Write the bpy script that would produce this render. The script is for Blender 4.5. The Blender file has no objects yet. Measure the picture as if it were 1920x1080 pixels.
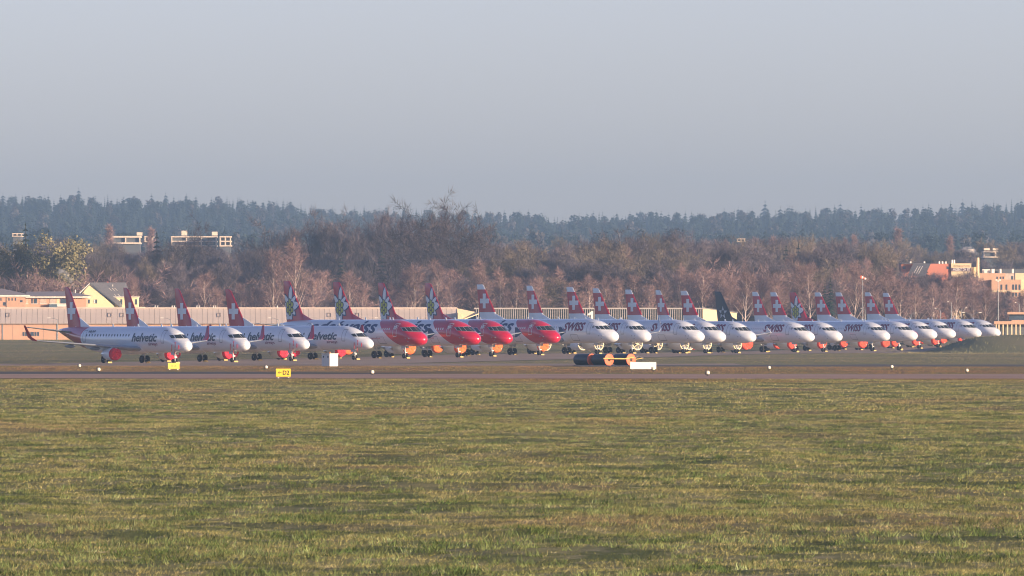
import bpy, bmesh, math, random
import numpy as np
from mathutils import Vector, Matrix

# ------------------------------------------------------------------ camera, sky, sun, exposure
F = 21333.0          # focal length in photo pixels (400 mm lens on 36 mm, 1920 px wide)
HC = 4.3             # eye height
YH = 619.5           # horizon row in the photo
scene = bpy.context.scene
col = scene.collection

cam_d = bpy.data.cameras.new('camera')
cam_d.lens = 400.0; cam_d.sensor_width = 36.0
cam_d.clip_start = 1.0; cam_d.clip_end = 30000.0
cam = bpy.data.objects.new('camera', cam_d); col.objects.link(cam)
cam.location = (0, 0, HC)
cam.rotation_euler = (math.radians(90) + math.atan((YH - 540) / F), 0, 0)
scene.camera = cam

SUN_EL = math.radians(6.5)
SUN_AZ = math.radians(56)          # to the right of straight behind the camera
sun_to = Vector((math.sin(SUN_AZ) * math.cos(SUN_EL), -math.cos(SUN_AZ) * math.cos(SUN_EL), math.sin(SUN_EL)))

world = bpy.data.worlds.new('World'); scene.world = world; world.use_nodes = True
wn = world.node_tree.nodes; wl = world.node_tree.links
sky = wn.new('ShaderNodeTexSky'); sky.sky_type = 'NISHITA'; sky.sun_disc = False
sky.sun_elevation = SUN_EL
sky.sun_rotation = math.atan2(sun_to.x, sun_to.y)
sky.altitude = 2000; sky.air_density = 0.70; sky.dust_density = 3.6; sky.ozone_density = 1.3
bg = wn['Background']; bg.inputs['Strength'].default_value = 0.108
wbal = wn.new('ShaderNodeMix'); wbal.data_type = 'RGBA'; wbal.blend_type = 'MULTIPLY'   # one white balance over the whole sky
wbal.inputs['Factor'].default_value = 1.0; wbal.inputs['B'].default_value = (1.25, 0.98, 1.12, 1)
wl.new(sky.outputs[0], wbal.inputs['A']); wl.new(wbal.outputs['Result'], bg.inputs['Color'])

sun_d = bpy.data.lights.new('sun', 'SUN'); sun_d.energy = 5.0; sun_d.angle = math.radians(0.55)
sun_d.color = (1.0, 0.76, 0.52)
sun = bpy.data.objects.new('sun', sun_d); col.objects.link(sun)
sun.rotation_euler = sun_to.to_track_quat('Z', 'Y').to_euler()
sun.location = (100, -100, 200)

scene.view_settings.view_transform = 'Standard'
scene.view_settings.look = 'None'
scene.view_settings.exposure = 1.06
scene.view_settings.gamma = 1.0
scene.render.engine = 'CYCLES'
cy = scene.cycles
cy.max_bounces = 4; cy.diffuse_bounces = 2; cy.glossy_bounces = 2; cy.transmission_bounces = 2
cy.volume_bounces = 0; cy.transparent_max_bounces = 6
cy.use_denoising = True; cy.filter_width = 1.1
try: cy.denoising_input_passes = 'RGB_ALBEDO_NORMAL'
except Exception: pass
cy.sample_clamp_indirect = 4.0

rng = random.Random(7)
nrg = np.random.default_rng(7)

def PX(px, D): return (px - 960.0) / F * D
def PZ(py, D): return HC + (YH - py) / F * D

# ------------------------------------------------------------------ helpers
def tag(o, label=None, cat=None, group=None, kind=None):
    if label: o['label'] = label
    if cat: o['category'] = cat
    if group: o['group'] = group
    if kind: o['kind'] = kind
    return o

def empty(name, loc=(0, 0, 0), rz=0.0):
    o = bpy.data.objects.new(name, None); col.objects.link(o)
    o.empty_display_size = 0.5
    o.location = loc; o.rotation_euler = (0, 0, rz)
    return o

def new_mesh(name, verts, faces, mats, midx=None, smooth=False, sharp=None):
    me = bpy.data.meshes.new(name)
    me.from_pydata([tuple(v) for v in verts], [], [tuple(f) for f in faces])
    if not isinstance(mats, (list, tuple)): mats = [mats]
    for m in mats: me.materials.append(m)
    if midx is not None: me.polygons.foreach_set('material_index', midx)
    if smooth: me.polygons.foreach_set('use_smooth', [True] * len(me.polygons))
    me.update()
    if sharp is not None and smooth:
        try: me.set_sharp_from_angle(angle=math.radians(sharp))
        except Exception: pass
    return me

def obj(name, me, parent=None, loc=None):
    o = bpy.data.objects.new(name, me); col.objects.link(o)
    if parent is not None: o.parent = parent
    if loc is not None: o.location = loc
    return o

def np_mesh(name, V, T, mats, colors=None, smooth=False):
    """V (n,3), T (m,3) triangles"""
    me = bpy.data.meshes.new(name)
    n, m = len(V), len(T)
    me.vertices.add(n); me.vertices.foreach_set('co', np.asarray(V, np.float32).ravel())
    me.loops.add(m * 3); me.loops.foreach_set('vertex_index', np.asarray(T, np.int32).ravel())
    me.polygons.add(m)
    me.polygons.foreach_set('loop_start', np.arange(0, m * 3, 3, dtype=np.int32))
    me.polygons.foreach_set('loop_total', np.full(m, 3, np.int32))
    if smooth: me.polygons.foreach_set('use_smooth', np.ones(m, bool))
    if not isinstance(mats, (list, tuple)): mats = [mats]
    for mm in mats: me.materials.append(mm)
    if colors is not None:
        a = me.color_attributes.new('tint', 'FLOAT_COLOR', 'POINT')
        a.data.foreach_set('color', np.asarray(colors, np.float32).ravel())
    me.update(); me.validate()
    return me

class MB:
    """collects simple solids for ONE part"""
    def __init__(s): s.v = []; s.f = []; s.m = []
    def add(s, V, Fs, mi=0):
        b = len(s.v); s.v += [tuple(x) for x in V]
        s.f += [tuple(b + i for i in f) for f in Fs]; s.m += [mi] * len(Fs); return s
    def box(s, x0, x1, y0, y1, z0, z1, mi=0):
        V = [(x0,y0,z0),(x1,y0,z0),(x1,y1,z0),(x0,y1,z0),(x0,y0,z1),(x1,y0,z1),(x1,y1,z1),(x0,y1,z1)]
        return s.add(V, [(0,3,2,1),(4,5,6,7),(0,1,5,4),(1,2,6,5),(2,3,7,6),(3,0,4,7)], mi)
    def tube(s, p, q, r0, r1=None, n=8, cap=True, mi=0):
        if r1 is None: r1 = r0
        p = Vector(p); q = Vector(q); d = (q - p).normalized()
        a = d.orthogonal().normalized(); b = d.cross(a)
        V = []
        for c, r in ((p, r0), (q, r1)):
            for k in range(n):
                t = 2 * math.pi * k / n
                V.append(c + a * (r * math.cos(t)) + b * (r * math.sin(t)))
        Fs = [(k, (k+1) % n, n + (k+1) % n, n + k) for k in range(n)]
        if cap: Fs += [tuple(reversed(range(n))), tuple(range(n, 2*n))]
        return s.add(V, Fs, mi)
    def lathe(s, prof, axis='x', c=(0,0,0), n=24, mi=0):
        """prof list of (along, radius)"""
        V = []; Fs = []
        for (a, r) in prof:
            for k in range(n):
                t = 2 * math.pi * k / n
                u, w = r * math.cos(t), r * math.sin(t)
                if axis == 'x': V.append((c[0]+a, c[1]+u, c[2]+w))
                elif axis == 'y': V.append((c[0]+u, c[1]+a, c[2]+w))
                else: V.append((c[0]+u, c[1]+w, c[2]+a))
        for i in range(len(prof) - 1):
            for k in range(n):
                Fs.append((i*n+k, i*n+(k+1) % n, (i+1)*n+(k+1) % n, (i+1)*n+k))
        return s.add(V, Fs, mi)
    def prism(s, poly, y0, y1, mi=0):
        """poly in (x,z), extruded along y"""
        n = len(poly)
        V = [(x, y0, z) for x, z in poly] + [(x, y1, z) for x, z in poly]
        Fs = [tuple(range(n)), tuple(reversed(range(n, 2*n)))]
        Fs += [(k, n+k, n+(k+1) % n, (k+1) % n) for k in range(n)]
        return s.add(V, Fs, mi)
    def mesh(s, name, mats, smooth=False, sharp=35):
        me = new_mesh(name, s.v, s.f, mats, s.m, smooth, sharp if smooth else None)
        bm = bmesh.new(); bm.from_mesh(me); bmesh.ops.recalc_face_normals(bm, faces=bm.faces); bm.to_mesh(me); bm.free()
        return me
    def build(s, name, mats, parent=None, smooth=False, loc=None):
        return obj(name, s.mesh(name, mats, smooth), parent, loc)

# ------------------------------------------------------------------ materials
def srgb(r, g, b):
    f = lambda c: (c/255/12.92) if c/255 <= 0.04045 else ((c/255+0.055)/1.055)**2.4
    return (f(r), f(g), f(b))

MATS = {}
def mat(name, color, rough=0.6, metal=0.0, var=0.12, scale=1.5, bump=0.0, bscale=20.0, coat=0.0, spec=0.5, bdist=0.05):
    if name in MATS: return MATS[name]
    m = bpy.data.materials.new(name); m.use_nodes = True
    nt = m.node_tree; N = nt.nodes; L = nt.links
    p = N['Principled BSDF']
    p.inputs['Roughness'].default_value = rough
    p.inputs['Metallic'].default_value = metal
    p.inputs['Specular IOR Level'].default_value = spec
    if coat: p.inputs['Coat Weight'].default_value = coat
    tc = N.new('ShaderNodeTexCoord')
    no = N.new('ShaderNodeTexNoise'); no.inputs['Scale'].default_value = scale; no.inputs['Detail'].default_value = 5
    L.new(tc.outputs['Object'], no.inputs['Vector'])
    mr = N.new('ShaderNodeMapRange')
    mr.inputs['To Min'].default_value = 1 - var; mr.inputs['To Max'].default_value = 1 + var
    mr.inputs['From Min'].default_value = 0.25; mr.inputs['From Max'].default_value = 0.75
    L.new(no.outputs['Fac'], mr.inputs['Value'])
    mx = N.new('ShaderNodeMix'); mx.data_type = 'RGBA'; mx.blend_type = 'MULTIPLY'
    mx.inputs['Factor'].default_value = 1.0
    mx.inputs['A'].default_value = (*color, 1)
    L.new(mr.outputs['Result'], mx.inputs['B'])
    L.new(mx.outputs['Result'], p.inputs['Base Color'])
    if bump:
        nb = N.new('ShaderNodeTexNoise'); nb.inputs['Scale'].default_value = bscale
        L.new(tc.outputs['Object'], nb.inputs['Vector'])
        bp = N.new('ShaderNodeBump'); bp.inputs['Strength'].default_value = bump
        bp.inputs['Distance'].default_value = bdist
        L.new(nb.outputs['Fac'], bp.inputs['Height']); L.new(bp.outputs[0], p.inputs['Normal'])
    MATS[name] = m
    return m

def tint_mat(name, color, rough=0.9, translucent=0.0):
    """base colour times a per-vertex random tint and a per-object random tint"""
    m = bpy.data.materials.new(name); m.use_nodes = True
    N = m.node_tree.nodes; L = m.node_tree.links; p = N['Principled BSDF']
    p.inputs['Roughness'].default_value = rough; p.inputs['Specular IOR Level'].default_value = 0.15
    at = N.new('ShaderNodeAttribute'); at.attribute_name = 'tint'
    oi = N.new('ShaderNodeObjectInfo')
    mr = N.new('ShaderNodeMapRange'); mr.inputs['To Min'].default_value = 0.72; mr.inputs['To Max'].default_value = 1.28
    L.new(oi.outputs['Random'], mr.inputs['Value'])
    a = N.new('ShaderNodeMix'); a.data_type = 'RGBA'; a.blend_type = 'MULTIPLY'; a.inputs['Factor'].default_value = 1
    a.inputs['A'].default_value = (*color, 1); L.new(at.outputs['Color'], a.inputs['B'])
    b = N.new('ShaderNodeMix'); b.data_type = 'RGBA'; b.blend_type = 'MULTIPLY'; b.inputs['Factor'].default_value = 1
    L.new(a.outputs['Result'], b.inputs['A']); L.new(mr.outputs['Result'], b.inputs['B'])
    L.new(b.outputs['Result'], p.inputs['Base Color'])
    MATS[name] = m
    return m

WHITE = (0.81, 0.845, 0.87)
RED = (0.52, 0.007, 0.034)
M_white = mat('white_paint', WHITE, 0.32, var=0.05, scale=0.6, coat=0.3)
M_red = mat('red_paint', RED, 0.32, var=0.06, scale=0.6, coat=0.3)
M_edelred = mat('scarlet_paint', (0.55, 0.006, 0.04), 0.3, var=0.05, scale=0.6, coat=0.4)
M_navy = mat('navy_paint', (0.008, 0.03, 0.13), 0.4)
M_dark = mat('dark_blue_paint', (0.012, 0.02, 0.035), 0.35)
M_letter = mat('slate_lettering', (0.035, 0.055, 0.095), 0.4)
M_purple = mat('purple_lettering', (0.19, 0.02, 0.09), 0.4)
M_swiss = mat('maroon_lettering', (0.20, 0.012, 0.065), 0.4)
M_green = mat('yellow_green_paint', (0.55, 0.55, 0.07), 0.4)
M_silver = mat('silver_paint', (0.55, 0.58, 0.62), 0.4)
M_glass = mat('cockpit_glass', (0.02, 0.025, 0.03), 0.06, var=0.2, spec=0.8)
M_shade = mat('window_shade', (0.5, 0.53, 0.57), 0.3)
M_cabin = mat('cabin_glass', (0.03, 0.035, 0.045), 0.2)
M_frame = mat('window_frame_metal', (0.5, 0.5, 0.52), 0.4, 0.6)
M_metal = mat('bare_metal', (0.62, 0.61, 0.6), 0.28, 0.9)
M_strut = mat('gear_strut_paint', (0.55, 0.55, 0.53), 0.45)
M_tyre = mat('tyre_rubber', (0.018, 0.018, 0.02), 0.85)
M_greywing = mat('grey_wing_paint', (0.33, 0.36, 0.40), 0.45, var=0.08)
M_cover_red = mat('red_cover_cloth', (0.62, 0.015, 0.04), 0.8, bump=0.9, bscale=3.0, var=0.2, scale=2.5)
M_cover_orange = mat('orange_cover_cloth', (0.80, 0.13, 0.025), 0.75, bump=0.7, bscale=3.0, var=0.15)
M_cover_scarlet = mat('scarlet_cover_cloth', (0.78, 0.06, 0.025), 0.75, bump=0.7, bscale=3.0, var=0.15)
M_cream = mat('cream_hoop', (0.78, 0.68, 0.45), 0.6)
M_teal = mat('teal_engine_paint', (0.04, 0.28, 0.3), 0.4)
M_line = mat('panel_line_grey', (0.28, 0.30, 0.33), 0.6)
M_chock = mat('yellow_chock_paint', (0.55, 0.42, 0.16), 0.7)
M_signyellow = mat('sign_yellow', (0.80, 0.55, 0.04), 0.5, var=0.08)
M_signpale = mat('sign_pale_yellow', (0.80, 0.66, 0.12), 0.5, var=0.08)
M_black = mat('black_paint', (0.015, 0.015, 0.017), 0.5)
M_signwhite = mat('sign_white', (0.80, 0.79, 0.75), 0.5, var=0.04)
M_globe = mat('lamp_globe', (0.85, 0.80, 0.62), 0.25, var=0.05)

# ------------------------------------------------------------------ terrain
# value noise for ground relief
_perm = nrg.random((256, 256))
def vnoise(x, y):
    xi = np.floor(x).astype(int); yi = np.floor(y).astype(int)
    fx = x - xi; fy = y - yi
    fx = fx * fx * (3 - 2 * fx); fy = fy * fy * (3 - 2 * fy)
    g = lambda a, b: _perm[a & 255, b & 255]
    return (g(xi, yi) * (1 - fx) + g(xi+1, yi) * fx) * (1 - fy) + (g(xi, yi+1) * (1 - fx) + g(xi+1, yi+1) * fx) * fy
def smooth(t): t = np.clip(t, 0, 1); return t * t * (3 - 2 * t)
_CX = np.array([-50, 0, 200, 450, 560, 610, 800, 1000, 1050, 1090, 1300, 1500, 1700, 1920, 1980], float)
_CY = np.array([375, 373, 370, 380, 388, 401, 402, 411, 436, 415, 412, 402, 398, 388, 388], float)
def crest_row(px): return np.interp(px, _CX, _CY)
HILL_D = 11000.0
def gz(x, D):
    x = np.asarray(x, float); D = np.asarray(D, float)
    row = np.interp(D, [1300, 1450, 1530, 1700, 1800, 1900, 1990, 2090, 2220, 2350, 2480, 2600],
                    [0, -.22, -.2, 0, .1, .32, .25, .08, .12, .35, .8, .9])
    Dr = np.clip(1540 + (x + 47) * 6.58, 1540, 2480)
    t = smooth((D - Dr - 80) / np.maximum(2560 - Dr - 80, 60))
    z = row * (1 - t) + 2.17 * t
    far = np.interp(D, [2600, 2800, 3000, 3400, 3800, 4200, 4600, 5000, 6000, 7500, 11000], [0, .8, 2, 6, 12, 20, 28, 27, 29, 42, 80])
    px = 960 + x / np.maximum(D, 200) * F
    crest = PZ(crest_row(np.clip(px, -200, 2100)), HILL_D) - 27.0
    hill = smooth((D - 7000) / (HILL_D - 7000))
    z = z + far * (1 - hill) + (crest - 2.17) * hill
    m = smooth((x - 77) / 13.0) * np.exp(-((D - 2165) / 34.0) ** 2) * 3.0
    m = m * (1 - 0.25 * smooth((x - 100) / 25))
    return z + m * (1 + .12 * (vnoise(x / 3.0 + 5, D / 5.0) - .5) + .22 * (vnoise(x / 8.0, D / 14.0 + 9) - .5))

def relief(x, D):
    w = smooth((D - 120) / 40) * (1 - smooth((D - 930) / 60))
    r = (vnoise(x / 1.3 + 7, D / 2.4) - .5) * .10 + (vnoise(x / 4.1, D / 9.0 + 31) - .5) * .20 + (vnoise(x / 17.0 + 3, D / 33.0) - .5) * .16
    return r * w
def gnd(x, D): return gz(x, D) + relief(x, D)

# ------------------------------------------------------------------ ground sheet
def ground_material(name, blades=False):
    m = bpy.data.materials.new(name); m.use_nodes = True
    N = m.node_tree.nodes; L = m.node_tree.links; p = N['Principled BSDF']
    p.inputs['Roughness'].default_value = 0.95; p.inputs['Specular IOR Level'].default_value = 0.1
    geo = N.new('ShaderNodeNewGeometry')
    def noise(sx, sy, det=4, off=0.0, rough=.6):
        mp = N.new('ShaderNodeMapping'); mp.inputs['Scale'].default_value = (sx, sy, 0.0)
        mp.inputs['Location'].default_value = (off, off * 1.7, 0)
        L.new(geo.outputs['Position'], mp.inputs['Vector'])
        n = N.new('ShaderNodeTexNoise'); n.inputs['Scale'].default_value = 1.0
        n.inputs['Detail'].default_value = det; n.inputs['Roughness'].default_value = rough
        L.new(mp.outputs[0], n.inputs['Vector']); return n.outputs['Fac']
    def ramp(fac, a, b):
        r = N.new('ShaderNodeMapRange'); r.interpolation_type = 'SMOOTHSTEP'
        r.inputs['From Min'].default_value = a; r.inputs['From Max'].default_value = b
        L.new(fac, r.inputs['Value']); return r.outputs['Result']
    def mix(f, a, b, mode='MIX'):
        x = N.new('ShaderNodeMix'); x.data_type = 'RGBA'; x.blend_type = mode
        if isinstance(f, float): x.inputs['Factor'].default_value = f
        else: L.new(f, x.inputs['Factor'])
        for s, v in (('A', a), ('B', b)):
            if isinstance(v, tuple): x.inputs[s].default_value = (*v, 1)
            else: L.new(v, x.inputs[s])
        return x.outputs['Result']
    def mul(a, b):
        x = N.new('ShaderNodeMath'); x.operation = 'MULTIPLY'; L.new(a, x.inputs[0])
        if isinstance(b, float): x.inputs[1].default_value = b
        else: L.new(b, x.inputs[1])
        return x.outputs[0]
    sep = N.new('ShaderNodeSeparateXYZ'); L.new(geo.outputs['Position'], sep.inputs[0])
    Y = sep.outputs['Y']; X = sep.outputs['X']
    green = (0.145, 0.18, 0.068); olive = (0.295, 0.295, 0.135); straw = (0.50, 0.46, 0.30); dry = (0.31, 0.235, 0.145)
    c = mix(ramp(noise(.35, .10, 5, 3.0), .40, .60), green, olive)
    c = mix(mul(ramp(noise(1.3, .5, 5, 11.0), .50, .72), 0.75), c, straw)
    c = mix(mul(ramp(noise(.06, .018, 4, 21.0), .50, .66), 0.55), c, dry)
    dk = mul(ramp(noise(.75, .30, 6, 41.0, .75), .56, .66), 0.6)
    c = mix(dk, c, (0.040, 0.062, 0.038))
    # dry brown strip between the taxiway and the apron
    b0 = ramp(Y, 1085., 1150.); b1 = ramp(Y, 1520., 1420.)
    strip = mul(b0, b1)
    brown = mix(ramp(noise(.12, .02, 4, 5.0), .35, .65), (0.26, 0.165, 0.10), (0.19, 0.16, 0.085))
    c = mix(mul(strip, 0.9), c, brown)
    # worn edges beside the taxiway, edge meadow further back
    e0 = mul(ramp(Y, 860., 990.), ramp(noise(.05, .02, 4, 8.0), .35, .6))
    c = mix(mul(mul(e0, 0.75), ramp(Y, 1100., 1080.)), c, (0.17, 0.105, 0.055))
    back = ramp(Y, 1430., 1560.)
    meadow = mix(ramp(noise(.03, .012, 4, 15.0), .35, .65), (0.215, 0.215, 0.11), (0.275, 0.24, 0.14))
    c = mix(back, c, meadow)
    wood = ramp(Y, 2620., 2760.)
    c = mix(wood, c, (0.055, 0.050, 0.040))
    if blades:
        at = N.new('ShaderNodeAttribute'); at.attribute_name = 'tint'
        c = mix(1.0, c, at.outputs['Color'], 'MULTIPLY')
        L.new(c, p.inputs['Base Color'])
        tr = N.new('ShaderNodeBsdfTranslucent'); L.new(c, tr.inputs['Color'])
        ms = N.new('ShaderNodeMixShader'); ms.inputs[0].default_value = 0.3
        L.new(p.outputs[0], ms.inputs[1]); L.new(tr.outputs[0], ms.inputs[2])
        L.new(ms.outputs[0], N['Material Output'].inputs['Surface'])
    else:
        L.new(c, p.inputs['Base Color'])
        nb = noise(4.0, 1.6, 6, 2.0, .7)
        bp = N.new('ShaderNodeBump'); bp.inputs['Strength'].default_value = 1.0; bp.inputs['Distance'].default_value = 0.45
        L.new(nb, bp.inputs['Height']); L.new(bp.outputs[0], p.inputs['Normal'])
    return m

def build_ground():
    ys = [-350, -200, -80, 0, 60, 110]
    y = 140.0
    while y < 1010: ys.append(y); y += 0.9 + (y - 140) * 0.0022
    y = 1015.
    while y < 2700: ys.append(y); y += 9
    while y < 12400: ys.append(y); y += 70
    ys = np.array(ys)
    h = [0.0]; st = .45
    while h[-1] < 1400:
        st = .45 if h[-1] < 12 else (.8 if h[-1] < 55 else (3 if h[-1] < 140 else (40 if h[-1] < 600 else 200)))
        h.append(h[-1] + st)
    xs = np.array([-v for v in h[:0:-1]] + h)
    Xg, Yg = np.meshgrid(xs, ys)
    Z = gnd(Xg, Yg)
    Z = np.where((Yg < 1020), Z, Z)
    nx, ny = len(xs), len(ys)
    V = np.stack([Xg.ravel(), Yg.ravel(), Z.ravel()], 1)
    i = np.arange(nx * ny).reshape(ny, nx)
    a = i[:-1, :-1].ravel(); b = i[:-1, 1:].ravel(); c = i[1:, 1:].ravel(); d = i[1:, :-1].ravel()
    T = np.concatenate([np.stack([a, b, c], 1), np.stack([a, c, d], 1)])
    me = np_mesh('ground', V, T, ground_material('field_grass'), smooth=True)
    return tag(obj('ground', me), kind='structure')
build_ground()

def strip_mesh(name, pts, m, lift):
    """pts: rows of ground points [(x,D), ...]; rows joined into a draped sheet"""
    V = []; Fs = []; n = len(pts[0])
    for r in pts:
        for (x, D) in r: V.append((x, D, float(gz(x, D)) + lift))
    for j in range(len(pts) - 1):
        for k in range(n - 1): Fs.append((j*n+k, j*n+k+1, (j+1)*n+k+1, (j+1)*n+k))
    return tag(obj(name, new_mesh(name, V, Fs, m, smooth=True)), kind='structure')

M_taxi = mat('taxiway_asphalt', (0.38, 0.25, 0.185), 0.9, var=0.22, scale=0.08, bump=1.0, bscale=6.0, bdist=.25)
M_apron = mat('apron_concrete', (0.31, 0.235, 0.18), 0.9, var=0.2, scale=0.06, bump=1.0, bscale=6.0, bdist=.25)
M_track = mat('dark_track_asphalt', (0.10, 0.095, 0.092), 0.9, var=0.3, scale=0.1, bump=1.0, bscale=6.0, bdist=.2)
M_gutter = mat('gutter_soil', (0.020, 0.018, 0.018), 1.0, var=0.4, scale=0.2)
M_edge = mat('edge_line_paint', (0.55, 0.53, 0.50), 0.7, var=0.3, scale=0.2)

xs_ = list(np.linspace(-160, 160, 33))
def wob(x, s, a): return a * (float(vnoise(np.array(x / 6.0 + s), np.array(s * 3.1))) - .5)
strip_mesh('taxiway', [[(x, 1012 + 2 * 0 + wob(x, 1, 10) - x * .12) for x in xs_], [(x, 1060 - x * .12) for x in xs_], [(x, 1118 - x * .05 + wob(x, 2, 8)) for x in xs_]], M_taxi, .02)
# dark gutter along the far edge of the taxiway, running out towards the right
gx = np.linspace(-110, -8, 40)
strip_mesh('gutter', [[(x, 1117 + wob(x, 5, 6)) for x in gx], [(x, 1119 + (56 if x < -30 else max(1.5, 56 * (-8 - x) / 22)) * (.75 + .5 * float(vnoise(np.array(x / 2.0), np.array(9.0)))) + wob(x, 6, 6)) for x in gx]], M_gutter, .035)
# cross taxiway in front of the row of regional jets, and the diagonal apron the row stands on
xs2 = list(np.linspace(-160, 30, 24))
strip_mesh('cross_taxiway', [[(x, 1452 + wob(x, 8, 14)) for x in xs2], [(x, 1490) for x in xs2], [(x, 1532 + wob(x, 9, 16)) for x in xs2]], M_apron, .02)
def rowx(D): return -47 + (D - 1540) / 6.58
ap = []
for D in np.linspace(1500, 2560, 60): ap.append([(rowx(D) + o + 10, D) for o in (-24, -12, 0, 12, 22)])
strip_mesh('apron', ap, M_apron, .04)
xs3 = list(np.linspace(8, 160, 24))
strip_mesh('service_road', [[(x, 1402 + wob(x, 12, 22) - (x - 8) * .2) for x in xs3], [(x, 1480 + wob(x, 13, 30) + (x - 8) * .25) for x in xs3]], M_track, .02)

def build_grass():
    Vs = []; Ts = []; Cs = []; base = 0
    zones = [(165, 300, 105, .010, .052), (300, 600, 38, .017, .060), (600, 1006, 11, .034, .075), (1122, 1450, 3.2, .04, .065), (1536, 2600, 1.0, .055, .06)]
    for (d0, d1, rho, w, h) in zones:
        wid = (d1 / F * 1920 * .56)
        area = 2 * wid * (d1 - d0); n = int(rho * area)
        D = d0 + (d1 - d0) * nrg.random(n)
        x = (nrg.random(n) * 2 - 1) * wid
        keep = np.abs(x) < D / F * 1920 * .56
        # uneven cover: taller in the hollows' rims, thin on bare spots
        cov = vnoise(x / 0.9 + 50, D / 1.7) * .6 + vnoise(x / 5 + 9, D / 12) * .5
        keep &= nrg.random(n) < np.clip(cov * 1.5 - .12, .08, 1)
        if d0 > 1500: keep &= ~((np.abs(x - (-47 + (D - 1540) / 6.58) - 9) < 28) & (D < 2565))
        if 1100 < d0 < 1500: keep &= ~((x < -3) & (D < 1190)) & ~((x > 5) & (D > 1380))
        x, D, cov = x[keep], D[keep], cov[keep]; n = len(x)
        z = gnd(x, D) - .01
        hh = h * (.45 + .9 * nrg.random(n)) * (.55 + .9 * cov)
        ww = w * (.6 + .8 * nrg.random(n))
        a = nrg.random(n) * 2 * np.pi
        lean = nrg.normal(0, .75, (n, 2)) * hh[:, None] + np.array([.35, -.1]) * hh[:, None]
        dx, dy = np.cos(a) * ww, np.sin(a) * ww
        P0 = np.stack([x - dx, D - dy, z], 1); P1 = np.stack([x + dx, D + dy, z], 1)
        P2 = np.stack([x + lean[:, 0], D + lean[:, 1], z + hh], 1)
        V = np.stack([P0, P1, P2], 1).reshape(-1, 3)
        g = .65 + .75 * nrg.random(n)
        warm = nrg.random(n) * .35
        C = np.stack([g * (1 + warm * .5), g * (1 + warm * .15), g * (1 - warm * .5), np.ones(n)], 1)
        Cs.append(np.repeat(C, 3, 0)); Vs.append(V)
        Ts.append(np.arange(3 * n).reshape(n, 3) + base); base += 3 * n
    # rough grass on the mound
    n = 9000; x = 72 + 70 * nrg.random(n); D = 2085 + 150 * nrg.random(n); z = gnd(x, D) - .03; hh = .12 + .3 * nrg.random(n) ** 2; a = nrg.random(n) * 6.28; ww = .05 + .05 * nrg.random(n)
    V = np.stack([np.stack([x - np.cos(a)*ww, D - np.sin(a)*ww, z], 1), np.stack([x + np.cos(a)*ww, D + np.sin(a)*ww, z], 1), np.stack([x + nrg.normal(0, .08, n), D, z + hh], 1)], 1).reshape(-1, 3)
    g = .5 + .8 * nrg.random(n); C = np.stack([g, g, g, np.ones(n)], 1)
    Vs.append(V); Cs.append(np.repeat(C, 3, 0)); Ts.append(np.arange(3 * n).reshape(n, 3) + base); base += 3 * n
    # coarser tussocks close to the camera
    nt = 12000; D = 165 + 520 * nrg.random(nt) ** 1.4; x = (nrg.random(nt) * 2 - 1) * D / F * 1920 * .54
    keep = vnoise(x / 1.6 + 77, D / 3.5 + 5) > .42; x, D = x[keep], D[keep]
    k = 16; x = np.repeat(x, k) + nrg.normal(0, .09, len(x) * k); D = np.repeat(D, k) + nrg.normal(0, .12, len(D) * k); n = len(x)
    z = gnd(x, D) - .01; hh = (.06 + .085 * nrg.random(n)) * np.repeat(.7 + .7 * nrg.random(n // k), k); a = nrg.random(n) * 6.28; ww = .012 * (.6 + .7 * nrg.random(n))
    ln = nrg.normal(0, .55, (n, 2)) * hh[:, None]
    V = np.stack([np.stack([x - np.cos(a)*ww, D - np.sin(a)*ww, z], 1), np.stack([x + np.cos(a)*ww, D + np.sin(a)*ww, z], 1), np.stack([x + ln[:, 0], D + ln[:, 1], z + hh], 1)], 1).reshape(-1, 3)
    g = (.5 + .5 * nrg.random(n)) * np.repeat(.6 + .9 * nrg.random(n // k), k); C = np.stack([g * .85, g * 1.05, g * .85, np.ones(n)], 1)
    Vs.append(V); Cs.append(np.repeat(C, 3, 0)); Ts.append(np.arange(3 * n).reshape(n, 3) + base); base += 3 * n
    me = np_mesh('grass', np.concatenate(Vs), np.concatenate(Ts), ground_material('grass_blade', True), np.concatenate(Cs))
    o = obj('grass', me)
    return tag(o, 'short patchy green and straw grass covering the airfield', 'grass', kind='stuff')
build_grass()

# ------------------------------------------------------------------ aircraft
def pchip(xk, yk, x):
    xk = np.asarray(xk, float); yk = np.asarray(yk, float); x = np.asarray(x, float)
    h = np.diff(xk); d = np.diff(yk) / h; m = np.zeros(len(xk)); m[0] = d[0]; m[-1] = d[-1]
    for i in range(1, len(xk) - 1):
        if d[i-1] * d[i] > 0:
            w1 = 2 * h[i] + h[i-1]; w2 = h[i] + 2 * h[i-1]
            m[i] = (w1 + w2) / (w1 / d[i-1] + w2 / d[i])
    k = np.clip(np.searchsorted(xk, x) - 1, 0, len(h) - 1)
    t = (x - xk[k]) / h[k]
    return ((1+2*t)*(1-t)**2*yk[k] + t*(1-t)**2*h[k]*m[k] + t*t*(3-2*t)*yk[k+1] + t*t*(t-1)*h[k]*m[k+1])

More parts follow.
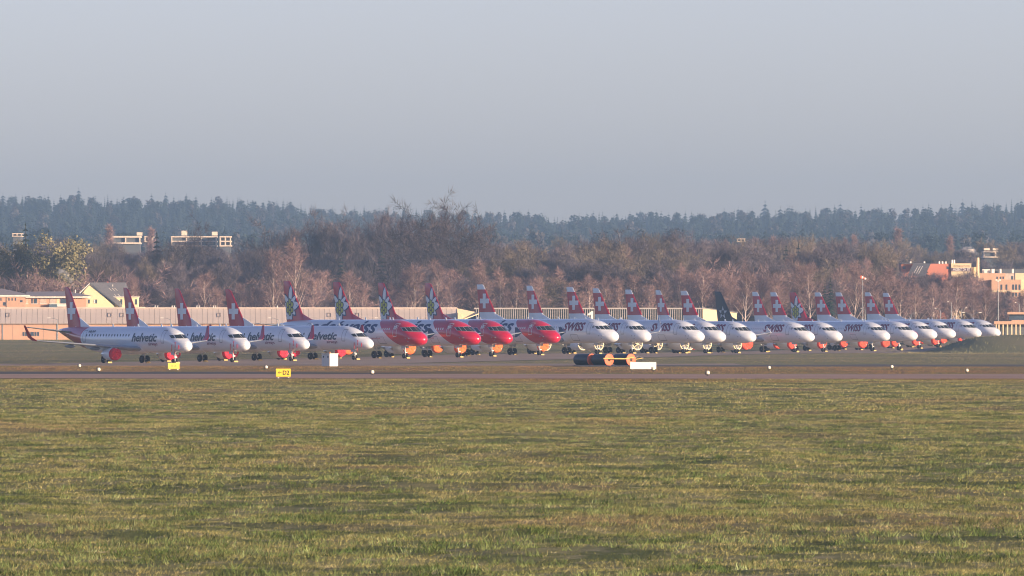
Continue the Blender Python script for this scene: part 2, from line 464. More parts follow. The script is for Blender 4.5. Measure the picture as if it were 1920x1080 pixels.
class Spec:
    def __init__(s, name, st, xm, **kw):
        s.name = name; s.st = np.array(st, float); s.L = s.st[-1, 0]; s.xm = xm
        s.__dict__.update(kw)
        s.u = np.sqrt(s.st[:, 0])
    def sec(s, x):
        u = np.sqrt(np.clip(x, 0, s.L))
        zb = pchip(s.u, s.st[:, 1], u); zt = pchip(s.u, s.st[:, 2], u); hw = pchip(s.u, s.st[:, 3], u)
        return (zb + zt) / 2, np.maximum((zt - zb) / 2, 1e-3), np.maximum(hw, 1e-3)
    def side_y(s, x, z):
        zc, hh, hw = s.sec(x)
        return hw * np.sqrt(np.clip(1 - ((z - zc) / hh) ** 2, 0, 1))
    def nose_x(s, y, z):
        lo, hi = 0.0, 9.0
        f = lambda x: (lambda q: (y / q[2]) ** 2 + ((z - q[0]) / q[1]) ** 2 - 1)(s.sec(x))
        for _ in range(34):
            mid = (lo + hi) / 2
            if f(mid) > 0: lo = mid
            else: hi = mid
        return hi

def plug(st, at, d):
    return [[r[0] + (d if r[0] > at else 0)] + r[1:] for r in st]

ST_A = [[0, 2.85, 2.85, 0], [.15, 2.42, 3.28, .48], [.5, 2.14, 3.60, .85], [1, 1.98, 3.87, 1.18], [1.6, 1.91, 4.12, 1.45],
        [2.2, 1.87, 4.43, 1.64], [2.9, 1.85, 4.86, 1.78], [3.7, 1.84, 5.25, 1.87], [4.8, 1.83, 5.60, 1.94], [6, 1.82, 5.80, 1.97],
        [7.2, 1.82, 5.87, 1.975], [15, 1.82, 5.87, 1.975], [24.5, 1.82, 5.87, 1.975], [27, 2.0, 5.87, 1.94], [30, 2.75, 5.85, 1.65],
        [33, 3.7, 5.73, 1.2], [36, 4.6, 5.48, .6], [37.57, 5.02, 5.3, .2]]
ST_E = [[0, 2.3, 2.3, 0], [.12, 1.95, 2.62, .35], [.4, 1.72, 2.88, .62], [.9, 1.58, 3.13, .9], [1.5, 1.51, 3.37, 1.12],
        [2.1, 1.47, 3.70, 1.27], [2.8, 1.45, 4.10, 1.38], [3.6, 1.44, 4.45, 1.45], [4.8, 1.44, 4.78, 1.5], [6.2, 1.44, 4.95, 1.505],
        [7.2, 1.44, 4.97, 1.505], [15, 1.44, 4.97, 1.505], [24, 1.44, 4.97, 1.505], [27, 1.7, 4.97, 1.47], [30, 2.3, 4.95, 1.25],
        [33, 3.15, 4.88, .85], [35, 3.75, 4.75, .5], [36.2, 4.12, 4.6, .24]]
A320 = Spec('a', ST_A, 17.7, shift=0.0, tip=36.85, kind='A', rear=37.57)
A321 = Spec('b', plug(ST_A, 15.0, 6.9), 21.2, shift=6.9, tip=36.85 + 6.9, kind='A', rear=44.4)
A319 = Spec('c', [[r[0] - (3.7 if r[0] > 15 else 0)] + r[1:] for r in ST_A], 15.9, shift=-3.7, tip=36.85 - 3.7, kind='A', rear=33.8)
E190 = Spec('e', ST_E, 17.8, shift=0.0, tip=35.0, kind='E', rear=36.2)
# the rear of a stretched airframe starts after the plug
def rear(sp, x): return x + sp.shift
def mid(sp, x): return x + (sp.xm - 17.7 if sp.kind == 'A' else 0)

def livery(name, kind, xm):
    m = bpy.data.materials.new(name); m.use_nodes = True
    N = m.node_tree.nodes; L = m.node_tree.links; p = N['Principled BSDF']
    p.inputs['Roughness'].default_value = 0.35; p.inputs['Coat Weight'].default_value = 1.0; p.inputs['Coat Roughness'].default_value = 0.12
    tc = N.new('ShaderNodeTexCoord'); sp = N.new('ShaderNodeSeparateXYZ'); L.new(tc.outputs['Object'], sp.inputs[0])
    def M(op, a, b):
        n = N.new('ShaderNodeMath'); n.operation = op
        for i, v in enumerate((a, b)):
            if isinstance(v, (int, float)): n.inputs[i].default_value = v
            else: L.new(v, n.inputs[i])
        return n.outputs[0]
    st = M('SUBTRACT', xm, sp.outputs['X']); z = sp.outputs['Z']
    no = N.new('ShaderNodeTexNoise'); no.inputs['Scale'].default_value = 0.5; no.inputs['Detail'].default_value = 6
    mp = N.new('ShaderNodeMapping'); mp.inputs['Scale'].default_value = (1, 1, 3); L.new(tc.outputs['Object'], mp.inputs[0]); L.new(mp.outputs[0], no.inputs['Vector'])
    mr = N.new('ShaderNodeMapRange'); mr.inputs['To Min'].default_value = .93; mr.inputs['To Max'].default_value = 1.04; L.new(no.outputs['Fac'], mr.inputs[0])
    if kind == 'edel':
        mask = M('LESS_THAN', st, M('ADD', M('MULTIPLY', M('SUBTRACT', z, 1.85), 1.35), 5.0)); colr = (0.55, 0.006, 0.04)
    elif kind == 'helv':
        q = M('DIVIDE', M('SUBTRACT', z, 3.35), 1.7)
        mask = M('GREATER_THAN', st, M('SUBTRACT', 27.9, M('MULTIPLY', M('MULTIPLY', q, q), 1.2))); colr = RED
        mask = M('MULTIPLY', mask, M('LESS_THAN', st, 35.1))
    else:
        mask = None
    mx = N.new('ShaderNodeMix'); mx.data_type = 'RGBA'; mx.inputs['A'].default_value = (*WHITE, 1); mx.inputs['Factor'].default_value = 0
    if mask is not None:
        mx.inputs['B'].default_value = (*colr, 1); L.new(mask, mx.inputs['Factor'])
    m2 = N.new('ShaderNodeMix'); m2.data_type = 'RGBA'; m2.blend_type = 'MULTIPLY'; m2.inputs['Factor'].default_value = 1
    L.new(mx.outputs['Result'], m2.inputs['A']); L.new(mr.outputs[0], m2.inputs['B'])
    L.new(m2.outputs['Result'], p.inputs['Base Color'])
    return m
LIV = {}
def liv(kind, sp):
    k = (kind if kind in ('edel', 'helv') else 'plain', sp.xm)
    if k not in LIV: LIV[k] = livery('fuselage_paint', k[0], sp.xm)
    return LIV[k]

CACHE = {}
def cached(key, fn):
    if key not in CACHE: CACHE[key] = fn()
    return CACHE[key]

def fuselage_mesh(sp, kind):
    us = np.concatenate([np.linspace(0.03, math.sqrt(8), 34), np.sqrt(np.linspace(9.5, sp.L, 34))])
    xs = us ** 2; n = 40
    V = [(sp.xm, 0, float(sp.st[0, 1]))]; Fs = []
    zc, hh, hw = sp.sec(xs)
    for i in range(len(xs)):
        for k in range(n):
            t = 2 * math.pi * k / n
            V.append((sp.xm - xs[i], hw[i] * math.cos(t), zc[i] + hh[i] * math.sin(t)))
    for k in range(n): Fs.append((0, 1 + k, 1 + (k+1) % n))
    for i in range(len(xs) - 1):
        a = 1 + i * n; b = a + n
        for k in range(n): Fs.append((a + k, b + k, b + (k+1) % n, a + (k+1) % n))
    Fs.append(tuple(1 + (len(xs)-1) * n + k for k in range(n)))
    me = new_mesh('fuselage', V, Fs, liv(kind, sp), smooth=True)
    bm = bmesh.new(); bm.from_mesh(me); bmesh.ops.recalc_face_normals(bm, faces=bm.faces); bm.to_mesh(me); bm.free()
    return me

def foil(t, n=9):
    c = [(1 - math.cos(math.pi * i / n)) / 2 for i in range(n + 1)]
    y = [5 * t * (.2969 * math.sqrt(q) - .126*q - .3516*q*q + .2843*q**3 - .1036*q**4) for q in c]
    return c, y
def loft(sections, sp, mats, axis='z', side=1, midx=None, smooth_=True):
    """sections: (LE station, span, height, chord, thickness); axis 'z' = wing, 'y' = fin (span unused)"""
    V = []; Fs = []; mi = []; n = 9; per = 2 * n
    for (le, y, z, ch, t) in sections:
        c, yt = foil(t, n)
        loop = [(c[i], yt[i]) for i in range(n + 1)] + [(c[i], -yt[i]) for i in range(n - 1, 0, -1)]
        for (q, h) in loop:
            if axis == 'z': V.append((sp.xm - (le + q * ch), side * y, z + h * ch))
            else: V.append((sp.xm - (le + q * ch), h * ch, z))
    for i in range(len(sections) - 1):
        for k in range(per):
            Fs.append((i*per+k, i*per+(k+1) % per, (i+1)*per+(k+1) % per, (i+1)*per+k)); mi.append(midx[i] if midx else 0)
    Fs.append(tuple(range(per))); mi.append(midx[0] if midx else 0)
    Fs.append(tuple(reversed([(len(sections)-1)*per + k for k in range(per)]))); mi.append(midx[-1] if midx else 0)
    me = new_mesh('loft', V, Fs, mats, mi, smooth_, 40)
    bm = bmesh.new(); bm.from_mesh(me); bmesh.ops.recalc_face_normals(bm, faces=bm.faces); bm.to_mesh(me); bm.free()
    return me

# --- flat print: text and emblems cut out and laid on the skin
def text_geo(txt, size, shear=0.0, offset=0.0, width=None):
    cu = bpy.data.curves.new('t', 'FONT'); cu.body = txt; cu.size = size; cu.shear = shear; cu.offset = offset
    cu.resolution_u = 3
    o = bpy.data.objects.new('t', cu); col.objects.link(o)
    bpy.context.view_layer.update()
    me = bpy.data.meshes.new_from_object(o.evaluated_get(bpy.context.evaluated_depsgraph_get()))
    bpy.data.objects.remove(o); bpy.data.curves.remove(cu)
    bm = bmesh.new(); bm.from_mesh(me); bpy.data.meshes.remove(me)
    xs = [v.co.x for v in bm.verts]; ys = [v.co.y for v in bm.verts]
    x0, x1, y0 = min(xs), max(xs), min(ys)
    s = (width / (x1 - x0)) if width else 1.0
    for v in bm.verts: v.co.x = (v.co.x - x0) * s
    return bm
def poly_geo(polys):
    bm = bmesh.new()
    for p in polys:
        try: bm.faces.new([bm.verts.new((x, y, 0)) for x, y in p])
        except ValueError: pass
    return bm
def slice_geo(bm, nx, ny):
    xs = [v.co.x for v in bm.verts]; ys = [v.co.y for v in bm.verts]
    for i in range(1, ny):
        y = min(ys) + (max(ys) - min(ys)) * i / ny
        bmesh.ops.bisect_plane(bm, geom=bm.verts[:] + bm.edges[:] + bm.faces[:], plane_co=(0, y, 0), plane_no=(0, 1, 0))
    for i in range(1, nx):
        x = min(xs) + (max(xs) - min(xs)) * i / nx
        bmesh.ops.bisect_plane(bm, geom=bm.verts[:] + bm.edges[:] + bm.faces[:], plane_co=(x, 0, 0), plane_no=(1, 0, 0))
    return bm
def bm_mesh(bm, name, m):
    me = bpy.data.meshes.new(name); bm.normal_update(); bm.to_mesh(me); bm.free(); me.materials.append(m); return me

def hull_print(sp, bm, st_left, z0, m, off=.035, ny=6, nx=1):
    """text drawn along +u; st_left = station of its left (tailward) end on the starboard side"""
    slice_geo(bm, nx, ny)
    for v in bm.verts:
        st = st_left - v.co.x; z = z0 + v.co.y
        y = float(sp.side_y(st, z))
        v.co = (sp.xm - st, -y - off, z)
    bmesh.ops.recalc_face_normals(bm, faces=bm.faces)
    return bm_mesh(bm, 'print', m)

def fin_LE(sp, z): return rear(sp, 31.85 + (z - 7) * .68) if sp.kind == 'A' else 29.8 + (z - 4.97) * (3.9 / 5.43)
def fin_TE(sp, z): return rear(sp, 35.95 + (z - 5.8) * .15) if sp.kind == 'A' else 33.95 + (z - 4.97) * (1.05 / 5.43)
def fin_half(sp, st, z):
    le, te = fin_LE(sp, z), fin_TE(sp, z); q = min(max((st - le) / (te - le), 0), 1)
    t = .10
    return 5 * t * (.2969 * math.sqrt(q) - .126*q - .3516*q*q + .2843*q**3 - .1036*q**4) * (te - le)
def fin_print(sp, bm, m, off):
    slice_geo(bm, 8, 8)
    bmesh.ops.triangulate(bm, faces=bm.faces)
    for v in bm.verts:
        st, z = v.co.x, v.co.y
        v.co = (sp.xm - st, -(fin_half(sp, st, z) + off), z)
    return bm_mesh(bm, 'emblem', m)
def clip_fin(sp, bm, z0, z1, inset=.06):
    for (zA, zB, fn, sgn) in ((z0, z1, fin_LE, 1), (z0, z1, fin_TE, -1)):
        a = Vector((fn(sp, zA) + sgn * inset, zA, 0)); b = Vector((fn(sp, zB) + sgn * inset, zB, 0))
        n = Vector((-(b - a).y, (b - a).x, 0)) * sgn
        bmesh.ops.bisect_plane(bm, geom=bm.verts[:] + bm.edges[:] + bm.faces[:], plane_co=a, plane_no=n, clear_outer=True)
    for zc, n in ((z0, -1), (z1, 1)):
        bmesh.ops.bisect_plane(bm, geom=bm.verts[:] + bm.edges[:] + bm.faces[:], plane_co=(0, zc, 0), plane_no=(0, n, 0), clear_outer=True)
    return bm
def cross_poly(cx, cz, r, w):
    return [(cx-w, cz-r), (cx+w, cz-r), (cx+w, cz-w), (cx+r, cz-w), (cx+r, cz+w), (cx+w, cz+w), (cx+w, cz+r), (cx-w, cz+r),
            (cx-w, cz+w), (cx-r, cz+w), (cx-r, cz-w), (cx-w, cz-w)]
def petal(cx, cz, ang, ln, wd, r0=.5):
    """leaf shape pointing along ang (deg, 0 = towards the nose, 90 = up); station decreases towards the nose"""
    a = math.radians(ang); d = (-math.cos(a), math.sin(a)); n = (-d[1], d[0]); P = []
    prof = [(r0, .30), (ln * .35, .9), (ln * .6, 1.0), (ln * .82, .7), (ln, .05)]
    for t, w in prof: P.append((cx + d[0]*t + n[0]*w*wd, cz + d[1]*t + n[1]*w*wd))
    for t, w in reversed(prof): P.append((cx + d[0]*t - n[0]*w*wd, cz + d[1]*t - n[1]*w*wd))
    return P
def ell(cx, cz, rx, rz, n=14): return [(cx + rx*math.cos(2*math.pi*k/n), cz + rz*math.sin(2*math.pi*k/n)) for k in range(n)]

def ribbon_ring(sp, st0, st1, z0, z1, w, off=.012):
    """door outline on the starboard side"""
    mb = MB()
    def P(st, z): return (sp.xm - st, -float(sp.side_y(st, z)) - off, z)
    def strip(a, b, wx, wz):
        n = 6
        for i in range(n):
            t0, t1 = i / n, (i + 1) / n
            p = (a[0] + (b[0]-a[0])*t0, a[1] + (b[1]-a[1])*t0); q = (a[0] + (b[0]-a[0])*t1, a[1] + (b[1]-a[1])*t1)
            mb.add([P(p[0]-wx, p[1]-wz), P(q[0]-wx, q[1]-wz), P(q[0]+wx, q[1]+wz), P(p[0]+wx, p[1]+wz)], [(0, 1, 2, 3)])
    strip((st0, z0), (st0, z1), w, 0); strip((st1, z0), (st1, z1), w, 0)
    strip((st0, z1), (st1, z1), 0, w); strip((st0, z0), (st1, z0), 0, w * 1.4)
    return mb

PANES = {'A': [[(.05, 4.07), (.82, 4.09), (.75, 4.70), (.05, 4.79)], [(.90, 4.09), (1.32, 4.12), (1.23, 4.70), (.83, 4.71)], [(1.40, 4.13), (1.63, 4.22), (1.52, 4.64), (1.31, 4.69)]],
         'E': [[(.04, 3.36), (.92, 3.38), (.84, 3.84), (.04, 3.92)], [(1.0, 3.38), (1.24, 3.42), (1.20, 3.78), (.93, 3.84)]]}
def pane_mesh(sp, q, side, grow=0.0, off=.02, m=None):
    n = 5; V = []; Fs = []
    cx = sum(p[0] for p in q) / 4; cz = sum(p[1] for p in q) / 4
    q = [(cx + (p[0]-cx) * (1 + grow) + (grow and math.copysign(.035, p[0]-cx)), cz + (p[1]-cz) * (1 + grow) + (grow and math.copysign(.03, p[1]-cz))) for p in q]
    for i in range(n + 1):
        for j in range(n + 1):
            a, b = i / n, j / n
            y = (q[0][0]*(1-a) + q[1][0]*a)*(1-b) + (q[3][0]*(1-a) + q[2][0]*a)*b
            z = (q[0][1]*(1-a) + q[1][1]*a)*(1-b) + (q[3][1]*(1-a) + q[2][1]*a)*b
            y = max(y, .02)
            x = sp.nose_x(y, z)
            zc, hh, hw = sp.sec(x)
            nrm = Vector((.5, y / hw**2, (float(z) - float(zc)) / hh**2)).normalized()
            V.append((sp.xm - x + nrm.x * off, side * (y + nrm.y * off), z + nrm.z * off))
    for i in range(n):
        for j in range(n):
            k = i * (n + 1) + j; Fs.append((k, k + 1, k + n + 2, k + n + 1))
    me = new_mesh('pane', V, Fs, m, smooth=True)
    return me

def cabin_mesh(sp, kind):
    mb = MB()
    skip = {'helv': (5, 13.6), 'edel': (9.3, 27.2)}.get(kind, (6.5, 11.8))
    z0, z1, w = (4.28, 4.62, .13) if sp.kind == 'A' else (3.62, 3.95, .14)
    st = 6.6 if sp.kind == 'A' else 6.4
    end = (sp.rear - 9.5)
    while st < end:
        for s in ((1,) if skip[0] < st < skip[1] else (-1, 1)):
            P = lambda a, z: (sp.xm - a, s * (float(sp.side_y(a, z)) + .012), z)
            mb.add([P(st - w, z0 + .06), P(st - w*.5, z0), P(st + w*.5, z0), P(st + w, z0 + .06), P(st + w, z1 - .06), P(st + w*.5, z1), P(st - w*.5, z1), P(st - w, z1 - .06)], [tuple(range(8))])
        st += .533 if sp.kind == 'A' else .79
    return mb.mesh('cabin', M_cabin if kind == 'helv' else (M_signwhite if kind == 'edel' else M_shade))

def nacelle_mesh(R, Ln, mt):
    mb = MB()
    prof = [(-.9, R*.30), (-.9, R*.72), (-.35, R*.80), (-.05, R*.86), (.0, R*.92), (-.06, R*.98), (-.4, R*1.05), (-1.1, R*1.1), (-2.0, R*1.06), (-Ln*.74, R*.9), (-Ln*.76, R*.72)]
    mb.lathe(prof, n=28)
    mb.lathe([(-Ln*.6, R*.62), (-Ln*.9, R*.52), (-Ln, R*.44), (-Ln*1.0, R*.3), (-Ln*1.22, R*.05)], n=20, mi=1)
    return mb.mesh('nacelle', [mt, M_metal], True)
def cover_mesh(R, m, seed):
    r = random.Random(seed); n = 32; V = []; Fs = []
    prof = [(-.55, 1.085), (-.30, 1.06), (.0, 1.0), (.07, .93), (.10, .72), (.10, .5), (.07, .28), (.06, .08)]
    ph = [r.random() * 6.28 for _ in range(4)]
    for i, (a, q) in enumerate(prof):
        for k in range(n):
            t = 2 * math.pi * k / n
            wv = .06 * math.sin(3*t + ph[0] + q*5) + .05 * math.sin(5*t + ph[1] - q*7) + .03 * math.sin(9*t + ph[2])
            amp = (1 if 2 < i < 7 else .25)
            V.append((a + wv * amp, R*q*math.cos(t) * (1 + .01 * wv), R*q*math.sin(t)))
    V.append((.08, 0, 0))
    for i in range(len(prof) - 1):
        for k in range(n): Fs.append((i*n+k, i*n+(k+1) % n, (i+1)*n+(k+1) % n, (i+1)*n+k))
    for k in range(n): Fs.append(((len(prof)-1)*n+k, (len(prof)-1)*n+(k+1) % n, len(V)-1))
    me = new_mesh('cover', V, Fs, m, smooth=True)
    bm = bmesh.new(); bm.from_mesh(me); bmesh.ops.recalc_face_normals(bm, faces=bm.faces); bm.to_mesh(me); bm.free()
    return me
def hoop_mesh(R):
    mb = MB(); n = 36; V = []; Fs = []
    for k in range(n):
        t = 2*math.pi*k/n
        for j in range(6):
            s = 2*math.pi*j/6; rr = R*.97 + .1*math.cos(s)
            V.append((.06 + .1*math.sin(s), rr*math.cos(t), rr*math.sin(t)))
    for k in range(n):
        for j in range(6): Fs.append((k*6+j, k*6+(j+1) % 6, ((k+1) % n)*6+(j+1) % 6, ((k+1) % n)*6+j))
    mb.add(V, Fs)
    for a in (.6, 1.75, 2.75):
        mb.tube((.1, R*math.cos(a), R*math.sin(a)), (.1, -R*math.cos(a), -R*math.sin(a)), .055, n=5)
    return mb.mesh('hoop', M_cream, True)
def disc_mesh(R, m):
    mb = MB(); mb.lathe([(-.55, R*.84), (-.55, R*.3), (-.25, R*.02)], n=24)
    return mb.mesh('fan', m, True)
def wheel_mesh(R, w):
    mb = MB(); mb.lathe([(-w/2, R*.35), (-w/2, R*.78), (-w*.36, R*.95), (-w*.15, R), (w*.15, R), (w*.36, R*.95), (w/2, R*.78), (w/2, R*.35)], 'y', n=20)
    return mb.mesh('tyre', M_tyre, True)
def hub_mesh(R, w):
    mb = MB(); mb.lathe([(-w*.42, R*.02), (-w*.42, R*.5), (w*.42, R*.5), (w*.42, R*.02)], 'y', n=14)
    return mb.mesh('hub', M_strut, True)

def gear(name, sp, root, st, y, R, w, gap, top, cachekey):
    g = MB()
    X = sp.xm - st
    g.tube((X, y, R), (X - .05, y * .98, top), .13 if R > .45 else .09, n=8)
    g.tube((X, y - gap/2 - w*.4, R), (X, y + gap/2 + w*.4, R), .07, n=6)
    g.tube((X + .1, y, R + .35), (X - .9, y * .9, top), .06, n=6)
    if abs(y) > 1:
        g.tube((X, y, R + .5), (X, y * .45, top + .1), .07, n=6)
        g.add([(X+.45, y*1.1, R+.75), (X-.45, y*1.1, R+.75), (X-.5, y*1.13, top), (X+.5, y*1.13, top)], [(0, 1, 2, 3)])
    else:
        g.add([(X+.5, .35, top-.45), (X-.6, .35, top-.45), (X-.6, .30, top+.12), (X+.5, .30, top+.12)], [(0, 1, 2, 3)])
        g.add([(X+.5, -.35, top-.45), (X-.6, -.35, top-.45), (X-.6, -.30, top+.12), (X+.5, -.30, top+.12)], [(0, 1, 2, 3)])
        g.box(X+.12, X+.26, -.2, .2, R+.45, R+.6)
    me = cached(cachekey + ('strut',), lambda: g.mesh('strut', M_strut, True))
    go = obj(name, me, root)
    for s in (-1, 1):
        wo = obj('wheel', cached((R, w, 'tyre'), lambda: wheel_mesh(R, w)), go, (X, y + s * gap / 2, R))
        obj('hub', cached((R, w, 'hub'), lambda: hub_mesh(R, w)), wo) if False else None
    return go

def build_aircraft(name, sp, kind, cover, nose_px, fin_px, Dn, label, group, sharklet=False, seed=0):
    # heading from the photo's nose and fin positions
    Xn = PX(nose_px, Dn); lo, hi = math.radians(15), math.radians(75)
    for _ in range(50):
        th = (lo + hi) / 2
        px = 960 + (Xn - math.sin(th) * sp.tip) / (Dn + math.cos(th) * sp.tip) * F
        if px > fin_px: lo = th
        else: hi = th
    hx, hy = math.sin(th), -math.cos(th)
    bx, by = Xn - hx * sp.xm, Dn - hy * sp.xm
    z0 = float(gz(bx, by)) + .04
    stn = 5.07 if sp.kind == 'A' else 4.1
    zn = float(gz(Xn - hx * stn, Dn - hy * stn)) + .04
    root = empty(name, (bx, by, z0)); root.rotation_mode = 'XYZ'
    root.rotation_euler = (0, -math.atan2(zn - z0, sp.xm - stn), math.atan2(hy, hx))
    tag(root, label, 'airliner', group)
    root['heading'] = math.degrees(th)
    A = sp.kind == 'A'; key = (sp.name, kind)
    fu = obj('fuselage', cached(key + ('fus',), lambda: fuselage_mesh(sp, kind)), root)
    for q in range(len(PANES[sp.kind])):
        for s in (-1, 1):
            if kind == 'edel':
                obj('window_frame', cached(key + ('frm', q, s), lambda: pane_mesh(sp, PANES[sp.kind][q], s, .06, .012, M_frame)), fu)
            obj('cockpit_window', cached(key + ('pan', q, s), lambda: pane_mesh(sp, PANES[sp.kind][q], s, 0, .024, M_glass)), fu)
    cw = obj('cabin_window_row', cached(key + ('cab',), lambda: cabin_mesh(sp, kind)), fu); cw['kind'] = 'stuff'
    M_out = M_signwhite if kind == 'edel' else M_line
    d0, d1 = ((4.75, 5.6) if A else (4.55, 5.3))
    dz = (3.35, 5.25) if A else (2.75, 4.45)
    obj('door', cached(key + ('dr',), lambda: ribbon_ring(sp, d0, d1, dz[0], dz[1], .035).mesh('door', M_out)), fu)
    e0 = rear(sp, 27.6) if A else 26.4
    obj('door', cached(key + ('dr2',), lambda: ribbon_ring(sp, e0, e0 + .8, dz[0] + .1, dz[1], .035).mesh('door', M_line)), fu)
    if A: obj('cargo_door', cached(key + ('dr3',), lambda: ribbon_ring(sp, 8.1, 9.9, 2.25, 3.25, .03).mesh('door', M_line)), fu)
    # belly fairing
    def belly():
        a0, a1 = (mid(sp, 10.5), mid(sp, 21.5)) if A else (10.3, 21.0)
        V = []; Fs = []; n = 16; zb = 1.82 if A else 1.44; hw = 1.85 if A else 1.45
        for i in range(13):
            t = i / 12; b = math.sin(math.pi * t) ** .6
            for k in range(n + 1):
                ph = math.pi * k / n
                V.append((sp.xm - (a0 + (a1-a0)*t), hw * (.55 + .5*b) * math.cos(ph) * (1.0), zb + .75 - (.55 + .5*b) * .95 * math.sin(ph)))
        for i in range(12):
            for k in range(n): Fs.append((i*(n+1)+k, i*(n+1)+k+1, (i+1)*(n+1)+k+1, (i+1)*(n+1)+k))
        me = new_mesh('belly', V, Fs, M_white, smooth=True)
        bm = bmesh.new(); bm.from_mesh(me); bmesh.ops.recalc_face_normals(bm, faces=bm.faces); bm.to_mesh(me); bm.free(); return me
    obj('belly_fairing', cached(key + ('bel',), belly), root)
    # lettering
    if kind == 'helv':
        obj('lettering', cached(key + ('let',), lambda: hull_print(sp, text_geo('helvetic', 1.55, .28, .042, 7.0), 13.4, 2.98, M_letter)), fu)
        obj('small_lettering', cached(key + ('let2',), lambda: hull_print(sp, text_geo('airways', .62, .15, .004, 2.5), 8.9, 2.42, M_purple, ny=3)), fu)
        obj('registration', cached(key + ('let3',), lambda: hull_print(sp, text_geo('HB-JVP', .42, .1, .01, 1.9), 25.9, 4.15, M_letter, ny=3)), fu)
    elif kind == 'edel':
        obj('lettering', cached(key + ('let',), lambda: hull_print(sp, text_geo('edelweiss', 2.75, .28, .07, 17.3), 27.2, 3.9, M_navy, ny=9)), fu)
        obj('small_lettering', cached(key + ('let2',), lambda: hull_print(sp, text_geo('Switzerland', .4, .0, .0, 2.4), 11.4, 2.92, M_edelred, ny=3)), fu)
        obj('door_emblem', cached(key + ('let3',), lambda: hull_print(sp, poly_geo([petal(0.0, 0.0, a, .42, .1, .06) for a in range(18, 378, 60)]), 5.2, 4.72, M_signwhite, .03, ny=3)), fu)
    else:
        obj('lettering', cached(key + ('let',), lambda: hull_print(sp, text_geo('SWISS', 1.85, .22, .07, 5.4), 11.7, 3.95, M_swiss, ny=7)), fu)
        obj('round_emblem', cached(key + ('let3',), lambda: hull_print(sp, poly_geo([ell(0, 0, .24, .24)]), 4.2, 4.55, M_line, ny=2)), fu)
    # fin
    if A:
        zs = [5.55, 6.2, 7.05, 9, 10.9, 11.62, 11.76]
        secs = [(fin_LE(sp, z), 0, z, fin_TE(sp, z) - fin_LE(sp, z), .10) for z in zs]
        secs[-1] = (fin_LE(sp, 11.62) + .3, 0, 11.76, fin_TE(sp, 11.62) - fin_LE(sp, 11.62) - .3, .06)
        mats, mi = {'swiss': ([M_white, M_red], [0, 0, 1, 1, 0, 0]), 'edel': ([M_edelred], None), 'star': ([M_dark], None)}[kind]
    else:
        zs = [4.5, 5.0, 7, 9, 10.1, 10.4]
        secs = [(fin_LE(sp, z), 0, z, fin_TE(sp, z) - fin_LE(sp, z), .10) for z in zs]
        secs[-1] = (fin_LE(sp, 10.1) + .65, 0, 10.4, fin_TE(sp, 10.1) - fin_LE(sp, 10.1) - .65, .06)
        mats, mi = [M_red], None
    fi = obj('fin', cached(key + ('fin',), lambda: loft(secs, sp, mats, 'y', 1, mi)), root)
    def dorsal():
        mb = MB()
        if A: P = [(rear(sp, 28.2), 5.80), (rear(sp, 29.4), 5.95), (rear(sp, 30.6), 6.35), (fin_LE(sp, 6.9) + .25, 6.9), (rear(sp, 32.5), 5.6)]
        else: P = [(27.6, 4.93), (fin_LE(sp, 6.3) + .2, 6.3), (31.6, 4.7)]
        n = len(P); V = [(sp.xm - a, .04, z) for a, z in P[:-1]] + [(sp.xm - P[-1][0], .24, P[-1][1])]
        V += [(sp.xm - a, -.04, z) for a, z in P[:-1]] + [(sp.xm - P[-1][0], -.24, P[-1][1])]
        mb.add(V, [tuple(range(n)), tuple(reversed(range(n, 2*n)))] + [(k, n+k, n+(k+1) % n, (k+1) % n) for k in range(n)])
        return mb.mesh('dorsal', {'swiss': M_white, 'edel': M_edelred, 'star': M_dark, 'helv': M_white}[kind])
    obj('dorsal_fin', cached(key + ('dor',), dorsal), root)
    if kind in ('swiss', 'helv'):
        cz = 8.95 if kind == 'swiss' else 7.1; off = 1.75 if kind == 'swiss' else 1.5
        r_ = 1.25 if kind == 'swiss' else 1.2
        obj('white_cross', cached(key + ('emb',), lambda: fin_print(sp, poly_geo([cross_poly(fin_TE(sp, cz) - off, cz, r_, .40)]), M_white, .02)), fi)
    elif kind == 'star':
        cz = 7.6; cx = fin_TE(sp, cz) - 1.95
        def star():
            P = []
            for k in range(5):
                a = math.radians(90 + 72 * k); b = a + .62
                P.append([(cx + 1.35*math.cos(a), cz + 1.35*math.sin(a)), (cx + .55*math.cos(a - .62), cz + .55*math.sin(a - .62)), (cx + .62*math.cos(b), cz + .62*math.sin(b))])
            return fin_print(sp, poly_geo(P), M_silver, .02)
        obj('star_emblem', cached(key + ('emb',), star), fi)
    else:
        cz = 7.75; cx = fin_TE(sp, cz) - 1.35
        angs = [(86, 3.35, .42), (130, 2.5, .40), (50, 2.4, .34), (12, 2.35, .62), (-35, 1.9, .36), (170, 2.0, .5), (215, 2.0, .45), (-82, 2.3, .5), (-112, 2.3, .5)]
        obj('flower_outline', cached(key + ('fo',), lambda: fin_print(sp, clip_fin(sp, poly_geo([petal(cx, cz, a, l + .3, w + .16, .2) for a, l, w in angs] + [ell(cx, cz, 1.5, 1.6)]), 5.9, 11.6), M_navy, .015)), fi)
        obj('flower_petals', cached(key + ('fp',), lambda: fin_print(sp, clip_fin(sp, poly_geo([petal(cx, cz, a, l, w) for a, l, w in angs] + [ell(cx, cz, 1.15, 1.3)]), 5.9, 11.6), M_white, .025)), fi)
        discs = [(0, 0)] + [(.72 * math.cos(math.radians(30 + 60*k)), .86 * math.sin(math.radians(30 + 60*k))) for k in range(6)]
        obj('flower_centre', cached(key + ('fc',), lambda: fin_print(sp, poly_geo([ell(cx + a, cz + b, .46, .52) for a, b in discs]), M_navy, .035)), fi)
        obj('flower_disc', cached(key + ('fd',), lambda: fin_print(sp, poly_geo([ell(cx + a, cz + b, .31, .37) for a, b in discs]), M_green, .045)), fi)
